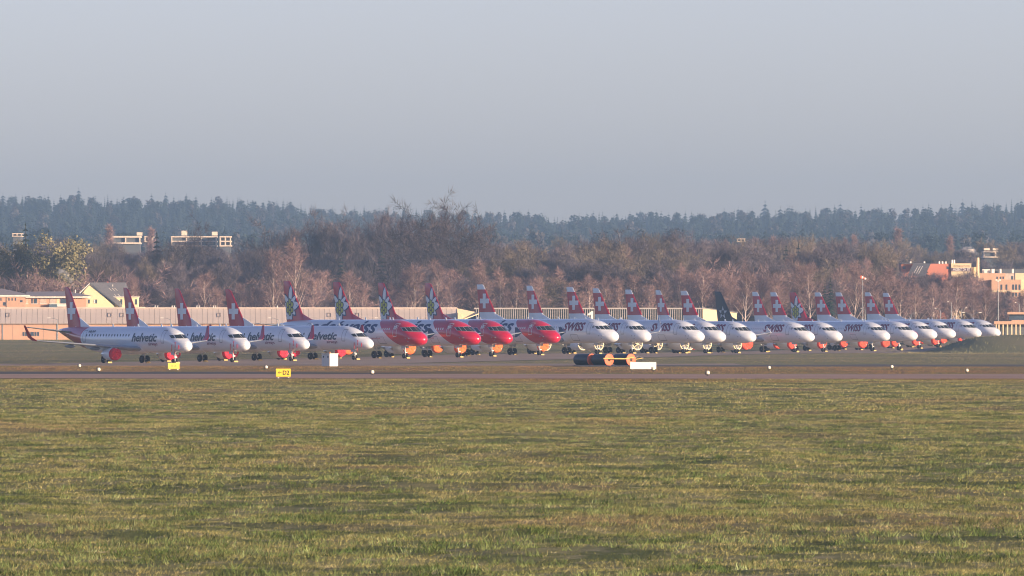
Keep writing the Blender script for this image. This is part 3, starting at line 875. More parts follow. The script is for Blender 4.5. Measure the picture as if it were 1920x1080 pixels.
    # tailplane
    for s in (-1, 1):
        if A: sc = [(rear(sp, 30.9), .6, 4.75, 3.9, .09), (rear(sp, 34.3), 6.2, 5.25, 1.35, .09)]
        else: sc = [(30.9, .3, 4.15, 3.4, .09), (34.1, 6.0, 4.85, 1.25, .09)]
        obj('tailplane', cached(key + ('ht', s), lambda: loft(sc, sp, [M_greywing], 'z', s)), root)
    # wings, engines
    ey = 5.75 if A else 4.3; ez = 1.62 if A else 1.24; R = 1.0 if A else .80; est = mid(sp, 11.6) if A else 12.6
    for s in (-1, 1):
        if A: sc = [(mid(sp, 11.9), 1.3, 2.35, 7.2, .13), (mid(sp, 14.7), 6.4, 2.8, 4.0, .11), (mid(sp, 20.1), 16.5, 3.75, 1.6, .10)]
        else: sc = [(11.4, 1.0, 1.98, 6.0, .13), (13.7, 4.7, 2.3, 3.7, .11), (18.6, 13.2, 3.05, 1.5, .10)]
        wg = obj('wing', cached(key + ('w', s), lambda: loft(sc, sp, [M_greywing], 'z', s)), root)
        if not A:
            wsec = [(18.62, 13.15, 3.03, 1.5, .10), (19.1, 13.75, 3.5, 1.2, .10), (20.0, 14.25, 5.1, .55, .10)]
            obj('winglet', cached(key + ('wl', s), lambda: loft(wsec, sp, [M_red], 'z', s)), wg)
        elif sharklet:
            wsec = [(mid(sp, 20.1), 16.45, 3.73, 1.6, .10), (mid(sp, 20.7), 17.3, 4.4, 1.2, .10), (mid(sp, 21.9), 17.75, 6.2, .55, .10)]
            obj('winglet', cached(key + ('sl', s), lambda: loft(wsec, sp, [M_white, M_red], 'z', s, [0, 0])), wg)
        else:
            def fence():
                mb = MB(); a = mid(sp, 20.1); y = s * 16.52
                P = [(a - .1, 3.72), (a + 1.2, 4.6), (a + 1.75, 4.6), (a + 1.75, 3.0), (a + 1.3, 3.05)]
                V = [(sp.xm - u, y - .04, z) for u, z in P] + [(sp.xm - u, y + .04, z) for u, z in P]; n = 5
                mb.add(V, [tuple(range(n)), tuple(reversed(range(n, 2*n)))] + [(k, n+k, n+(k+1) % n, (k+1) % n) for k in range(n)])
                return mb.mesh('fence', M_navy if kind == 'edel' else M_white)
            obj('wingtip_fence', cached(key + ('fe', s), fence), wg)
        for j, (yy, zz, le) in enumerate([(6.6, 2.45, 17.3), (9.6, 2.75, 18.6), (12.8, 3.05, 19.9)] if A else [(5.4, 2.0, 16.4), (8.6, 2.3, 17.6)]):
            def ffair():
                mb = MB(); mb.lathe([(1.3, .03), (.8, .2), (0, .26), (-.9, .2), (-1.7, .03)], c=(sp.xm - (mid(sp, le) if A else le), s * yy, zz), n=10)
                return mb.mesh('flap_fairing', M_greywing, True)
            obj('flap_fairing', cached(key + ('ff', s, j), ffair), wg)
        en = obj('engine', cached((sp.kind, 'nac', kind == 'teal'), lambda: nacelle_mesh(R, 4.6 if A else 3.6, M_white)), root, (sp.xm - est, s * ey, ez))
        def pylon():
            mb = MB(); h = R * 1.0
            mb.add([(-.9, -.14, h), (-.9, .14, h), (-4.6, .14, h*.6), (-4.6, -.14, h*.6), (-1.5, -.12, h + .42), (-1.5, .12, h + .42), (-4.8, .12, h + .35), (-4.8, -.12, h + .35)],
                   [(0,1,2,3), (4,7,6,5), (0,4,5,1), (1,5,6,2), (2,6,7,3), (3,7,4,0)])
            return mb.mesh('pylon', M_white)
        obj('pylon', cached((sp.kind, 'pyl'), pylon), en)
        if cover == 'hoop':
            obj('inlet_hoop', cached((sp.kind, 'hoop'), lambda: hoop_mesh(R)), en)
            obj('fan', cached((sp.kind, 'fan'), lambda: disc_mesh(R, M_black)), en)
        else:
            cm = {'red': M_cover_red, 'orange': M_cover_orange, 'scarlet': M_cover_scarlet}[cover]
            sd = (seed * 2 + (s > 0)) % 4
            obj('inlet_cover', cached((sp.kind, cover, sd), lambda: cover_mesh(R, cm, sd + 3)), en)
    # landing gear
    if A:
        for s in (-1, 1): gear('main_gear', sp, root, sp.xm, s * 3.8, .57, .42, .93, 2.3, key + ('mg', s))
        gear('nose_gear', sp, root, 5.07, 0, .39, .24, .5, 1.95, key + ('ng',))
    else:
        for s in (-1, 1): gear('main_gear', sp, root, sp.xm, s * 2.97, .52, .38, .86, 2.0, key + ('mg', s))
        gear('nose_gear', sp, root, 4.1, 0, .33, .22, .46, 1.6, key + ('ng',))
    # small fittings
    for a in ((8.0, 15.0, 22.0) if A else (7.5, 14.0, 21.0)):
        def ant():
            mb = MB(); zt = float(sp.sec(a)[0] + sp.sec(a)[1])
            mb.add([(sp.xm-a, .02, zt-.03), (sp.xm-a-.4, .02, zt-.03), (sp.xm-a-.45, .01, zt+.38), (sp.xm-a-.2, .01, zt+.38),
                    (sp.xm-a, -.02, zt-.03), (sp.xm-a-.4, -.02, zt-.03), (sp.xm-a-.45, -.01, zt+.38), (sp.xm-a-.2, -.01, zt+.38)],
                   [(0,1,2,3), (7,6,5,4), (0,4,5,1), (1,5,6,2), (2,6,7,3), (3,7,4,0)])
            return mb.mesh('antenna', M_white)
        obj('antenna', cached(key + ('ant', a), ant), fu)
    if not A:
        for (st, z, ln) in ((1.9, 2.9, .75), (2.5, 2.55, .95), (1.2, 2.5, .6), (2.2, 1.9, .7)):
            def streamer():
                mb = MB(); y = -float(sp.side_y(st, z)) - .05
                mb.box(sp.xm - st - .05, sp.xm - st + .06, y - .03, y, z - ln, z)
                return mb.mesh('streamer', M_cover_red)
            obj('pitot_streamer', cached(key + ('str', st), streamer), fu)
    else:
        for st, z in ((2.0, 3.05), (2.7, 3.05), (2.3, 2.6)):
            def probe():
                mb = MB(); y = -float(sp.side_y(st, z))
                mb.box(sp.xm - st - .09, sp.xm - st + .09, y - .04, y + .02, z - .06, z + .06)
                return mb.mesh('probe', M_line)
            obj('probe_plate', cached(key + ('prb', st), probe), fu)
    # chocks
    out = []
    for (st, y, R_) in ((sp.xm - .95, -3.8 if A else -2.97, 0), (sp.xm - .95, 3.8 if A else 2.97, 0), (stn - .75, 0, 0)):
        wx = bx + hx * (sp.xm - st) + hy * (-y) * -1 * 0; 
        lx = sp.xm - st
        wx = bx + hx * lx - hy * y; wy = by + hy * lx + hx * y
        ck = obj('wheel_chock', cached(('chock',), lambda: MB().prism([(-.14, 0), (.14, 0), (.06, .2), (-.06, .2)], -.3, .3).mesh('chock', M_chock)))
        ck.location = (wx, wy, float(gz(wx, wy)) + .045); ck.rotation_euler = (0, 0, math.atan2(hy, hx))
        tag(ck, 'small yellow chock lying in front of a parked airliner wheel', 'chock', 'wheel chocks along the parked row')
    return root

ORD = ['first', 'second', 'third', 'fourth', 'fifth', 'sixth', 'seventh', 'eighth', 'ninth', 'tenth', 'eleventh', 'twelfth', 'thirteenth']
fleet = []
hl = ['white red-tailed regional jet at the open end of the row, its whole wing clear',
      'white red-tailed regional jet, third from the big red-nosed airliners',
      'white red-tailed regional jet, second from the big red-nosed airliners',
      'white red-tailed regional jet parked directly beside the first red-nosed airliner']
for i, (n, f, D) in enumerate([(356, 121, 1530), (465, 231, 1574), (577, 327, 1618), (698, 422, 1662)]):
    fleet.append(build_aircraft('regional_jet', E190, 'helv', 'red', n, f, D, hl[i], 'regional jets with red tails', seed=i))
for i, (n, f, D) in enumerate([(797, 531, 1712), (898, 624, 1760), (957, 708, 1803), (1047, 796, 1850)]):
    fleet.append(build_aircraft('flower_tail_airliner', A320, 'edel', 'orange', n, f, D,
        'red-nosed airliner with flower tail, %s from the small regional jets' % ORD[i], 'red-nosed airliners with flower tails', seed=i))
sw = [(1157, 894, 1900, A320, 'hoop'), (1217, 987, 1947, A320, 'hoop'), (1318, 1062, 1990, A320, 'hoop'), (1358, 1111, 2033, A320, 'hoop'),
      (1415, 1172, 2077, A320, 'hoop'), (1403, 1229, 2122, A319, 'scarlet'), (1525, 1276, 2160, A320, 'scarlet')]
for i, (n, f, D, sp, cv) in enumerate(sw):
    fleet.append(build_aircraft('cross_tail_airliner', sp, 'swiss', cv, n, f, D,
        'white airliner with white cross on red tail, %s beyond the red-nosed airliners' % ORD[i], 'white airliners with cross tails', sharklet=(i == 1), seed=i))
fleet.append(build_aircraft('dark_tail_airliner', A320, 'star', 'scarlet', 1577, 1340, 2205, 'white airliner with dark blue tail and silver star emblem',
        'white airliners with cross tails'))
sw2 = [(1666, 1410, 2250, A321, 'scarlet'), (1718, 1444, 2292, A321, 'scarlet')]
for i, (n, f, D, sp, cv) in enumerate(sw2):
    fleet.append(build_aircraft('cross_tail_airliner', sp, 'swiss', cv, n, f, D,
        'white airliner with white cross on red tail, %s beyond the dark-tailed airliner' % ORD[i], 'white airliners with cross tails', seed=i))
fleet.append(build_aircraft('flower_tail_airliner', A320, 'edel', 'scarlet', 1719, 1480, 2334, 'lone red-nosed flower-tailed airliner among the white cross-tailed airliners', 'red-nosed airliners with flower tails'))
sw3 = [(1755, 1527, 2378, A320, 'scarlet'), (1790, 1566, 2420, A320, 'scarlet'), (1838, 1621, 2464, A320, 'scarlet'), (1874, 1655, 2508, A320, 'scarlet')]
for i, (n, f, D, sp, cv) in enumerate(sw3):
    fleet.append(build_aircraft('cross_tail_airliner', sp, 'swiss', cv, n, f, D,
        'white airliner with white cross on red tail, %s past the lone flower-tailed one' % ORD[i], 'white airliners with cross tails', seed=i))

# ------------------------------------------------------------------ small airfield things
def at_ground(px, py):
    D = HC * F / (py - YH); return PX(px, D), D

def yellow_sign(px, py0, px1, py1, text, D, m, label):
    x0, x1 = PX(px, D), PX(px1, D); h = (py1 - py0) / F * D; w = x1 - x0
    xc = (x0 + x1) / 2; z = float(gnd(xc, D))
    r = empty('taxiway_sign', (xc, D, z), 0.06); tag(r, label, 'sign')
    MB().box(-w/2, w/2, -.12, .12, .14, .14 + h).build('panel', m, r)
    b = MB(); fr = .05
    b.box(-w/2 - fr, w/2 + fr, -.10, .16, .10, .137); b.box(-w/2 - fr, w/2 + fr, -.10, .16, .143 + h, .18 + h)
    b.build('frame', M_black if m is M_signyellow else m, r)
    for s in (-1, 1): MB().tube((s*w*.35, 0, -.1), (s*w*.35, 0, .12), .05).build('leg', M_metal, r)
    if text:
        t, tw, th, mm = text
        g = text_geo(t, 1.0, 0, .02, tw)
        ys = [v.co.y for v in g.verts]; y0, y1 = min(ys), max(ys)
        for v in g.verts: v.co = (v.co.x - tw/2, -.125, .14 + h/2 + ((v.co.y - y0) / (y1 - y0) - .5) * th)
        obj('lettering', bm_mesh(g, 'lettering', mm), r)
    return r, h
r, h = yellow_sign(517.5, 692.5, 545, 707.5, None, 1024, M_signyellow, 'yellow taxiway sign reading D2 with an arrow, beside the taxiway edge')
# arrow and characters of the D2 sign
def sign_chars(r, h, D):
    s = D / F
    g = text_geo('D2', 1.0, 0, .03, 12.2 * s)
    ys = [v.co.y for v in g.verts]; y0, y1 = min(ys), max(ys)
    for v in g.verts: v.co = (-13.75*s + 12.6*s + v.co.x, -.126, .14 + h*.5 + ((v.co.y-y0)/(y1-y0) - .5) * 8.2 * s)
    obj('lettering', bm_mesh(g, 'lettering', M_black), r)
    x0, x1, zc, t = -13.75*s + 3.6*s, -13.75*s + 10.4*s, .14 + h*.5, .5*s
    g = poly_geo([[(x0 + 1*s, zc - t), (x1, zc - t), (x1, zc + t), (x0 + 1*s, zc + t)], [(x0, zc), (x0 + 2.9*s, zc + 2.7*s), (x0 + 3.3*s, zc + 2.1*s), (x0 + 1.1*s, zc)], [(x0, zc), (x0 + 1.1*s, zc), (x0 + 3.3*s, zc - 2.1*s), (x0 + 2.9*s, zc - 2.7*s)]])
    for v in g.verts: v.co = (v.co.x, -.126, v.co.y)
    obj('arrow', bm_mesh(g, 'arrow', M_black), r)
sign_chars(r, h, 1024)
M_faint = mat('faded_sign_print', (0.42, 0.36, 0.10), 0.6)
yellow_sign(315, 681.5, 336.5, 691.5, ('D A', .62, .26, M_faint), 1240, M_signpale, 'pale yellow sign with faded characters in front of the first regional jet')

D_ = 1215.0
wsx0, wsx1 = PX(1181.5, D_), PX(1230.5, D_)
r = empty('white_board_sign', ((wsx0+wsx1)/2, D_, float(gnd((wsx0+wsx1)/2, D_))), .05); tag(r, 'blank white board sign on short legs in the brown grass', 'sign')
w_ = wsx1 - wsx0; h_ = 13.2 / F * D_
MB().box(-w_/2, w_/2, -.05, .05, .17, .17 + h_).build('board', M_signwhite, r)
for s in (-.92, 0, .92): MB().tube((s*w_/2, .1, -.1), (s*w_/2, .1, .17 + h_*.9), .045).build('leg', M_black, r)

GLOBES = [(149, 690, 1290, 3.0, 'brown grass beside the first regional jet'), (185, 697, 1165, 3.6, 'dark gutter edge ahead of the first regional jet'),
          (499, 692.5, 1240, 3.2, 'brown grass close to the arrow sign'), (698, 701, 1095, 3.8, 'taxiway edge ahead of the first red-nosed airliner'),
          (1225, 693, 1190, 3.2, 'corner of the blank white board'), (1327, 702, 1075, 4.0, 'taxiway edge past the blank white board'),
          (1442, 693.5, 1225, 3.2, 'grass in front of the white airliners'), (1672, 691.5, 1255, 3.2, 'grass facing the low earth mound'), (1813, 698, 1140, 3.2, 'taxiway edge facing the grassy mound')]
for (px, py, D, r_, where) in GLOBES:
    x = PX(px, D); z = float(gnd(x, D)); rr = r_ / F * D; hz = max(.30, PZ(py, D) - z)
    o = empty('taxiway_light', (x, D, z)); tag(o, 'round taxiway edge light by the ' + where, 'light', 'taxiway edge lights')
    MB().lathe([(0, .16), (.03, .16), (.05, .06), (hz - rr*.9, .05), (hz - rr*.9, rr*.62), (hz - rr*.7, rr*.72)], 'z', n=12).build('stem', M_black, o, True)
    MB().lathe([(hz + rr*math.sin(a), max(.001, rr*math.cos(a))) for a in np.linspace(-1.0, 1.57, 9)], 'z', n=16).build('globe', M_globe, o, True)
    MB().lathe([(-.03, .02), (.03, rr*.75), (.0, rr*1.05), (-.03, rr*1.05)], 'x', (-rr*.95, 0, hz), n=14).build('shield', M_black, o, True)

# utility cabinet
D_ = 1405.0; xb = PX(618.5, D_)
M_cab = mat('cabinet_paint', (0.72, 0.71, 0.68), 0.5, var=0.06)
r = empty('utility_cabinet', (xb, D_, float(gnd(xb, D_))), math.radians(45)); tag(r, 'white metal utility cabinet standing in the grass before the regional jets', 'cabinet')
w_ = 1.42
MB().box(-w_/2, w_/2, -w_/2, w_/2, .06, 1.52).build('body', M_cab, r)
MB().box(-w_/2-.06, w_/2+.06, -w_/2-.06, w_/2+.06, 1.523, 1.60).build('lid', M_cab, r)
MB().box(-w_/2+.05, w_/2-.05, -w_/2+.05, w_/2-.05, -.12, .057).build('plinth', M_line, r)
for k, (a, z) in enumerate(((-.4, 1.2), (.4, 1.2))): MB().box(-w_/2-.012, -w_/2-.002, a-.09, a+.09, z-.12, z+.12).build('vent', M_black, r)
MB().lathe([(0, .1), (.16, .1), (.22, .02)], 'z', (0, 0, 1.60), n=10).build('beacon', mat('amber_beacon', (.55, .2, .06), .4), r)

# gang roller
D_ = 1462.0; xr = PX(1138, D_); s_ = D_ / F
M_drum = mat('black_drum_paint', (0.012, 0.020, 0.024), 0.4, var=.3, scale=3)
M_odisc = mat('orange_disc_paint', (0.68, 0.13, 0.05), 0.6, var=.2, scale=3)
M_bar = mat('yellow_bar_paint', (0.72, 0.52, 0.16), 0.6, var=.2)
r = empty('gang_roller', (xr, D_, float(gz(xr, D_)) + .02), 0); tag(r, 'three black drum roller gang with orange end discs on the grass', 'roller')
Rr = 0.74
yaw = math.radians(-52)
for k, (xa, xb_, yo, nm) in enumerate(((1081, 1110, 2.6, 0), (1114, 1142, 0, 1), (1153, 1183, .8, 1))):
    a, b = (xa - 1138) * s_, (xb_ - 1138) * s_
    d = empty('drum_axis') if False else None
    dv = Vector((math.cos(yaw), math.sin(yaw), 0)); ln = (b - a) / math.cos(yaw)
    c0 = Vector((a, yo, Rr))
    mb = MB(); mb.lathe([(0, .05), (.0, Rr*.72), (.28, Rr*.97), (.45, Rr), (ln - .1, Rr), (ln - .1, Rr*.5)], 'x', n=28)
    dm = mb.build('drum', M_drum, r, True, c0); dm.rotation_euler = (0, 0, yaw)
    mb = MB(); mb.lathe([(ln - .1, Rr*1.03), (ln, Rr*1.03), (ln + .015, Rr*.96), (ln + .015, Rr*.30), (ln - .02, Rr*.28), (ln - .02, .02)], 'x', n=28)
    dd = mb.build('end_disc', M_odisc, dm, True)
    MB().lathe([(ln - .01, Rr*.27), (ln + .06, Rr*.22), (ln + .1, .03)], 'x', n=12).build('bearing', M_black, dm, True)
def bar(p, q, m, rad=.06): MB().tube(((p[0]-1138)*s_, p[1], (682-p[2])*s_), ((q[0]-1138)*s_, q[1], (682-q[2])*s_), rad, n=6).build('draw_bar', m, r)
bar((1131, -3.0, 669), (1171, -2.6, 669.5), M_bar, .085)
bar((1171, -2.4, 669.5), (1189, -2.0, 666.5), M_bar, .08)
bar((1075, 2.6, 668.5), (1083, 2.6, 669), M_black, .07)
bar((1187, 0, 670), (1197, .2, 664), M_metal, .05); bar((1190, .3, 671), (1206, .4, 668), M_bar, .06)
bar((1196, .2, 664), (1207, .4, 668), M_metal, .05)

# ------------------------------------------------------------------ buildings behind the row
M_salmon = mat('salmon_render', (0.55, 0.33, 0.22), 0.85, var=.07, scale=.3)
M_roofpale = mat('pale_metal_roof', (0.58, 0.49, 0.42), 0.6, var=.08, scale=.4)
M_roofseam = mat('roof_seam', (0.20, 0.165, 0.145), 0.6)
M_glassblue = mat('building_glass', (0.05, 0.075, 0.11), 0.12, var=.3)
M_greydk = mat('dark_grey_cladding', (0.10, 0.11, 0.12), 0.6)
M_bluegrey = mat('blue_grey_cladding', (0.10, 0.145, 0.18), 0.55)
M_cream_w = mat('cream_render', (0.72, 0.58, 0.36), 0.85, var=.05, scale=.3)
M_paleyel = mat('pale_yellow_render', (0.78, 0.68, 0.40), 0.85, var=.05, scale=.3)
M_fin = mat('pale_fin_metal', (0.42, 0.39, 0.36), 0.5)
M_tile = mat('slate_tile', (0.105, 0.105, 0.115), 0.7, var=.2, scale=2)
M_flatroof = mat('weathered_flat_roof', (0.30, 0.26, 0.25), 0.7, var=.15)
M_trim = mat('white_trim', (0.78, 0.74, 0.66), 0.6)
M_shutter = mat('beige_blind', (0.52, 0.42, 0.34), 0.8)
M_post = mat('grey_post', (0.22, 0.24, 0.26), 0.5, .3)

HD = 2600.0; hs = HD / F
hx0, hx1 = PX(-60, HD), PX(858, HD); hw_ = hx1 - hx0
r = empty('long_hangar', (hx0, HD, 2.10), math.radians(1.2)); tag(r, 'long low salmon hangar with pale ribbed metal roof behind the jets', 'hangar')
zw = PZ(606.5, HD) - 2.1; zr = PZ(579, HD) - 2.1; dep = 5.0
MB().box(0, hw_, 0, 24, -.3, zw - .18).build('wall', M_salmon, r)
MB().box(-.3, hw_ + .2, -.55, -.02, zw - .17, zw - .03).build('gutter', M_roofseam, r)
npan = 92; pw = hw_ / npan
def roof_panel():
    mb = MB(); t = .05
    mb.add([(0, -.5, zw), (pw - .07, -.5, zw), (pw - .07, dep, zr), (0, dep, zr), (0, -.5, zw + t), (pw - .07, -.5, zw + t), (pw - .07, dep, zr + t), (0, dep, zr + t)],
           [(0,3,2,1), (4,5,6,7), (0,1,5,4), (1,2,6,5), (2,3,7,6), (3,0,4,7)])
    return mb.mesh('roof_panel', M_roofpale)
MB().add([(0, -.48, zw - .02), (hw_, -.48, zw - .02), (hw_, dep, zr - .02), (0, dep, zr - .02), (0, 24, zr - 1.2), (hw_, 24, zr - 1.2)], [(0, 1, 2, 3), (3, 2, 5, 4)]).build('roof', M_roofseam, r)
rp = roof_panel()
for k in range(npan): obj('roof_panel', rp, r, (k * pw + .035, 0, 0))
MB().box(0, hw_, dep - .25, dep + .5, zr + .052, zr + .34).build('ridge_cap', M_roofpale, r)
for px in (14, 205, 228, 410, 617, 670):
    x = PX(px, HD) - hx0; y = dep * .5; zz = zw + (zr - zw) * (y + .5) / (dep + .5)
    mb = MB(); sl = (zr - zw) / (dep + .5)
    for (a0, a1, b0, b1) in ((-.42, .42, -.75, -.6), (-.42, .42, .6, .75), (-.42, -.34, -.6, .6), (.34, .42, -.6, .6)):
        mb.add([(x+a0, y+b0, zz+b0*sl+.06), (x+a1, y+b0, zz+b0*sl+.06), (x+a1, y+b1, zz+b1*sl+.06), (x+a0, y+b1, zz+b1*sl+.06), (x+a0, y+b0, zz+b0*sl+.16), (x+a1, y+b0, zz+b0*sl+.16), (x+a1, y+b1, zz+b1*sl+.16), (x+a0, y+b1, zz+b1*sl+.16)],
               [(0,3,2,1), (4,5,6,7), (0,1,5,4), (1,2,6,5), (2,3,7,6), (3,0,4,7)])
    mb.build('roof_hatch', M_roofseam, r)
for px in (290, 295, 322, 326.5, 368.5, 373, 400, 404, 520):
    x = PX(px, HD) - hx0
    MB().lathe([(zr - .1, .09), (zr + .62, .09), (zr + .62, .14), (zr + .75, .14), (zr + .75, .01)], 'z', (x, dep + 1.2, 0), n=8).build('vent_pipe', M_trim, r)
for px in (4.5, 107, 213, 418, 625, 735):
    x = PX(px, HD) - hx0; MB().box(x - .13, x + .13, -.07, -.003, 0, zw - .18).build('wall_post', M_post, r)
for g0 in (42.5, 60):
    for k in range(4 if g0 < 50 else 3):
        x = PX(g0 + k * 4.9, HD) - hx0
        w = MB().box(x, x + .42, -.05, -.003, PZ(630, HD) - 2.1, PZ(622.5, HD) - 2.1).build('window', M_glassblue, r)
for px in (24, 82, 330, 380, 500):
    x = PX(px, HD) - hx0; MB().box(x - .02, x + .02, -.03, -.003, 0, zw - .18).build('joint', M_post, r)
# hangar end: overhanging roof corner
e = MB(); e.add([(hw_, -.6, zw + .3), (hw_ + 5.0, 3.0, zr - 1.2), (hw_ + 4.2, dep + 1, zr - .9), (hw_, dep, zr - .05), (hw_, -.6, zw + .5), (hw_ + 5.0, 3.0, zr - 1.02), (hw_ + 4.2, dep + 1, zr - .72), (hw_, dep, zr + .13)],
           [(0,3,2,1), (4,5,6,7), (0,1,5,4), (1,2,6,5), (2,3,7,6), (3,0,4,7)]); e.build('end_canopy', M_cream_w, r)
MB().box(hw_ + .05, hw_ + 1.0, .2, 12, -.3, zr - .9).build('end_wall', M_cream_w, r)

# dark lean-to and the louvred building
LD = 2640.0
x0, x1 = PX(862, LD), PX(916, LD)
r = empty('lean_to_shed', (x0, LD, 2.1)); tag(r, 'dark blue-grey sloping shed roof between hangar and louvred hall', 'shed')
wd = x1 - x0; zt = PZ(585, LD) - 2.1; ze = PZ(600, LD) - 2.1
MB().box(0, wd, .3, 12, -.3, ze - .05).build('wall', M_greydk, r)
MB().add([(-.8, 0, ze), (wd, 0, ze), (wd, 7, zt), (2.6, 7, zt), (-.8, 0, ze + .15), (wd, 0, ze + .15), (wd, 7, zt + .15), (2.6, 7, zt + .15)],
         [(0,3,2,1), (4,5,6,7), (0,1,5,4), (1,2,6,5), (2,3,7,6), (3,0,4,7)]).build('roof', M_bluegrey, r)

x0, x1 = PX(892, LD - 8), PX(1317, LD - 8); wd = x1 - x0
r = empty('louvred_hall', (x0, LD - 8, 2.1)); tag(r, 'long hall fronted with closely spaced pale upright fins', 'hall')
zt = PZ(579, LD) - 2.1
MB().box(.2, wd, .8, 22, -.3, zt - .1).build('wall', M_greydk, r)
MB().box(-.4, wd + .6, -.1, 22.3, zt - .09, zt + .22).build('roof', M_fin, r)
fm = MB().box(-.085, .085, 0, .4, 0, zt - .1).mesh('upright_fin', M_fin)
nf = 104
for k in range(nf): obj('upright_fin', fm, r, (wd * (k + .3) / nf, .05, 0))
for k in range(18):
    x = wd * (k + .5) / 18; MB().box(x - 1.1, x + 1.1, .74, .79, 1.6, zt - 1.4).build('glazing', M_glassblue, r)
# cream end block
x0, x1 = PX(1317.5, LD - 8), PX(1382, LD - 8); wd = x1 - x0
r = empty('end_block', (x0, LD - 8, 2.1)); tag(r, 'plain cream rendered block closing the louvred hall', 'building')
zt2 = PZ(578, LD) - 2.1; zt3 = PZ(587, LD) - 2.1
MB().add([(0, 0, -.3), (wd, 4, -.3), (wd, 18, -.3), (0, 18, -.3), (0, 0, zt2), (wd, 4, zt3), (wd, 18, zt3), (0, 18, zt2)],
         [(0,3,2,1), (4,5,6,7), (0,1,5,4), (1,2,6,5), (2,3,7,6), (3,0,4,7)]).build('wall', M_cream_w, r)
MB().add([(-.15, -.2, zt2 + .01), (wd + .3, 3.8, zt3 + .01), (wd + .3, 18.2, zt3 + .01), (-.15, 18.2, zt2 + .01), (-.15, -.2, zt2 + .22), (wd + .3, 3.8, zt3 + .22), (wd + .3, 18.2, zt3 + .22), (-.15, 18.2, zt2 + .22)],
         [(0,3,2,1), (4,5,6,7), (0,1,5,4), (1,2,6,5), (2,3,7,6), (3,0,4,7)]).build('roof_edge', M_greydk, r)

# stand number
D_ = 2585.0; xn = PX(1107, D_)
r = empty('stand_number', (xn, D_, float(gz(xn, D_)))); tag(r, 'big white cut-out number 1 on posts before the louvred hall', 'sign')
hh_ = 2.5; zb = PZ(604, D_) - float(gz(xn, D_))
g = poly_geo([[(.1, 0), (.62, 0), (.62, 1), (.30, 1), (-.62, .74), (-.62, .60), (.1, .70)]])
for v in g.verts: v.co = (v.co.x, 0, zb + v.co.y * hh_)
ex = bmesh.ops.extrude_face_region(g, geom=g.faces[:])
for v in [q for q in ex['geom'] if isinstance(q, bmesh.types.BMVert)]: v.co.y += .12
bmesh.ops.recalc_face_normals(g, faces=g.faces)
obj('numeral', bm_mesh(g, 'numeral', M_signwhite), r)
for s in (-.3, .3): MB().tube((s, .08, -.1), (s, .08, zb + .1), .05).build('post', M_post, r)

# apartment block and gabled house
AD = 2690.0
def slab(x0p, x1p, y0p, y1p, D): return PX(x0p, D), PX(x1p, D), PZ(y1p, D), PZ(y0p, D)
x0, x1 = PX(-70, AD), PX(34, AD); zg = float(gz(PX(30, AD), AD))
r = empty('apartment_block', (x0, AD, zg)); tag(r, 'salmon apartment block with shallow pitched roof over the hangar ridge', 'building')
L_ = lambda p: PX(p, AD) - x0
Z_ = lambda p: PZ(p, AD) - zg
MB().box(0, L_(47.5), 0, 12, -.5, Z_(556.5)).build('wall', M_salmon, r)
MB().box(-.4, L_(56), -.5, 12.5, Z_(556.3), Z_(553.2)).build('eaves', M_trim, r)
MB().add([(-.5, -.6, Z_(553.1)), (L_(56), -.6, Z_(553.1)), (L_(56), 13, Z_(553.1)), (-.5, 13, Z_(553.1)), (0, 5.5, Z_(541)), (L_(2), 5.5, Z_(541)), (L_(38), 6, Z_(548.6))],
         [(0, 1, 6, 5, 4), (1, 2, 6), (2, 3, 4, 5, 6), (3, 0, 4)]).build('roof', M_flatroof, r)
for px in (2, 17, 23, 29):
    MB().box(L_(px) - .13, L_(px) + .13, -.04, -.003, Z_(563.8), Z_(558.5)).build('window', M_glassblue, r)
for px in (7, 9.5): MB().box(L_(px) - .13, L_(px) + .13, -.04, -.003, Z_(573), Z_(566.5)).build('window', M_glassblue, r)
MB().box(L_(40) - .3, L_(40) + .3, -.04, -.003, Z_(566.5), Z_(562.8)).build('window', M_glassblue, r)
MB().box(L_(12.2) - .07, L_(12.2) + .07, -.1, -.003, 0, Z_(557)).build('downpipe', M_roofseam, r)

x0 = PX(47.6, AD); r = empty('terrace_block', (x0, AD + 1.2, zg)); tag(r, 'flat-roofed salmon block with balcony and smoking chimney behind the hangar', 'building')
L_ = lambda p: PX(p, AD) - x0
MB().box(0, L_(161), 0, 11, -.5, Z_(558.5)).build('wall', M_salmon, r)
MB().box(L_(47.7), L_(166), -1.3, 11.5, Z_(558.3), Z_(555.8)).build('eaves', M_trim, r)
MB().add([(L_(47.7), -1.5, Z_(555.6)), (L_(171), -1.5, Z_(554.8)), (L_(171), 11.8, Z_(554.8)), (L_(47.7), 11.8, Z_(555.6)), (L_(47.7), 5, Z_(546.8)), (L_(124), 5, Z_(546)), (L_(150), 5, Z_(550.5))],
         [(0, 1, 6, 5, 4), (1, 2, 6), (2, 3, 4, 5, 6), (3, 0, 4)]).build('roof', M_flatroof, r)
for (a, b, m) in ((48.5, 52, M_shutter), (58.5, 61.2, M_glassblue), (63.2, 69, M_glassblue), (74.8, 86.5, M_shutter), (93, 103.5, M_shutter), (105.5, 111, M_cream_w), (113, 123.5, M_glassblue)):
    w = MB().box(L_(a), L_(b), -.05, -.003, Z_(569), Z_(560.2)).build('window', m, r)
    MB().box(L_(a) - .1, L_(b) + .1, -.16, -.003, Z_(570.2), Z_(569.2)).build('sill', M_trim, w)
MB().box(L_(92), L_(107), -1.4, -.06, Z_(577.5), Z_(570.4)).build('balcony_glass', M_bluegrey, r)
MB().box(L_(107.2), L_(126), -1.4, -.06, Z_(575), Z_(570.6)).build('balcony_wall', M_trim, r)
MB().box(L_(139), L_(140.8), 3.4, 3.65, Z_(552), Z_(543)).build('chimney', M_trim, r)
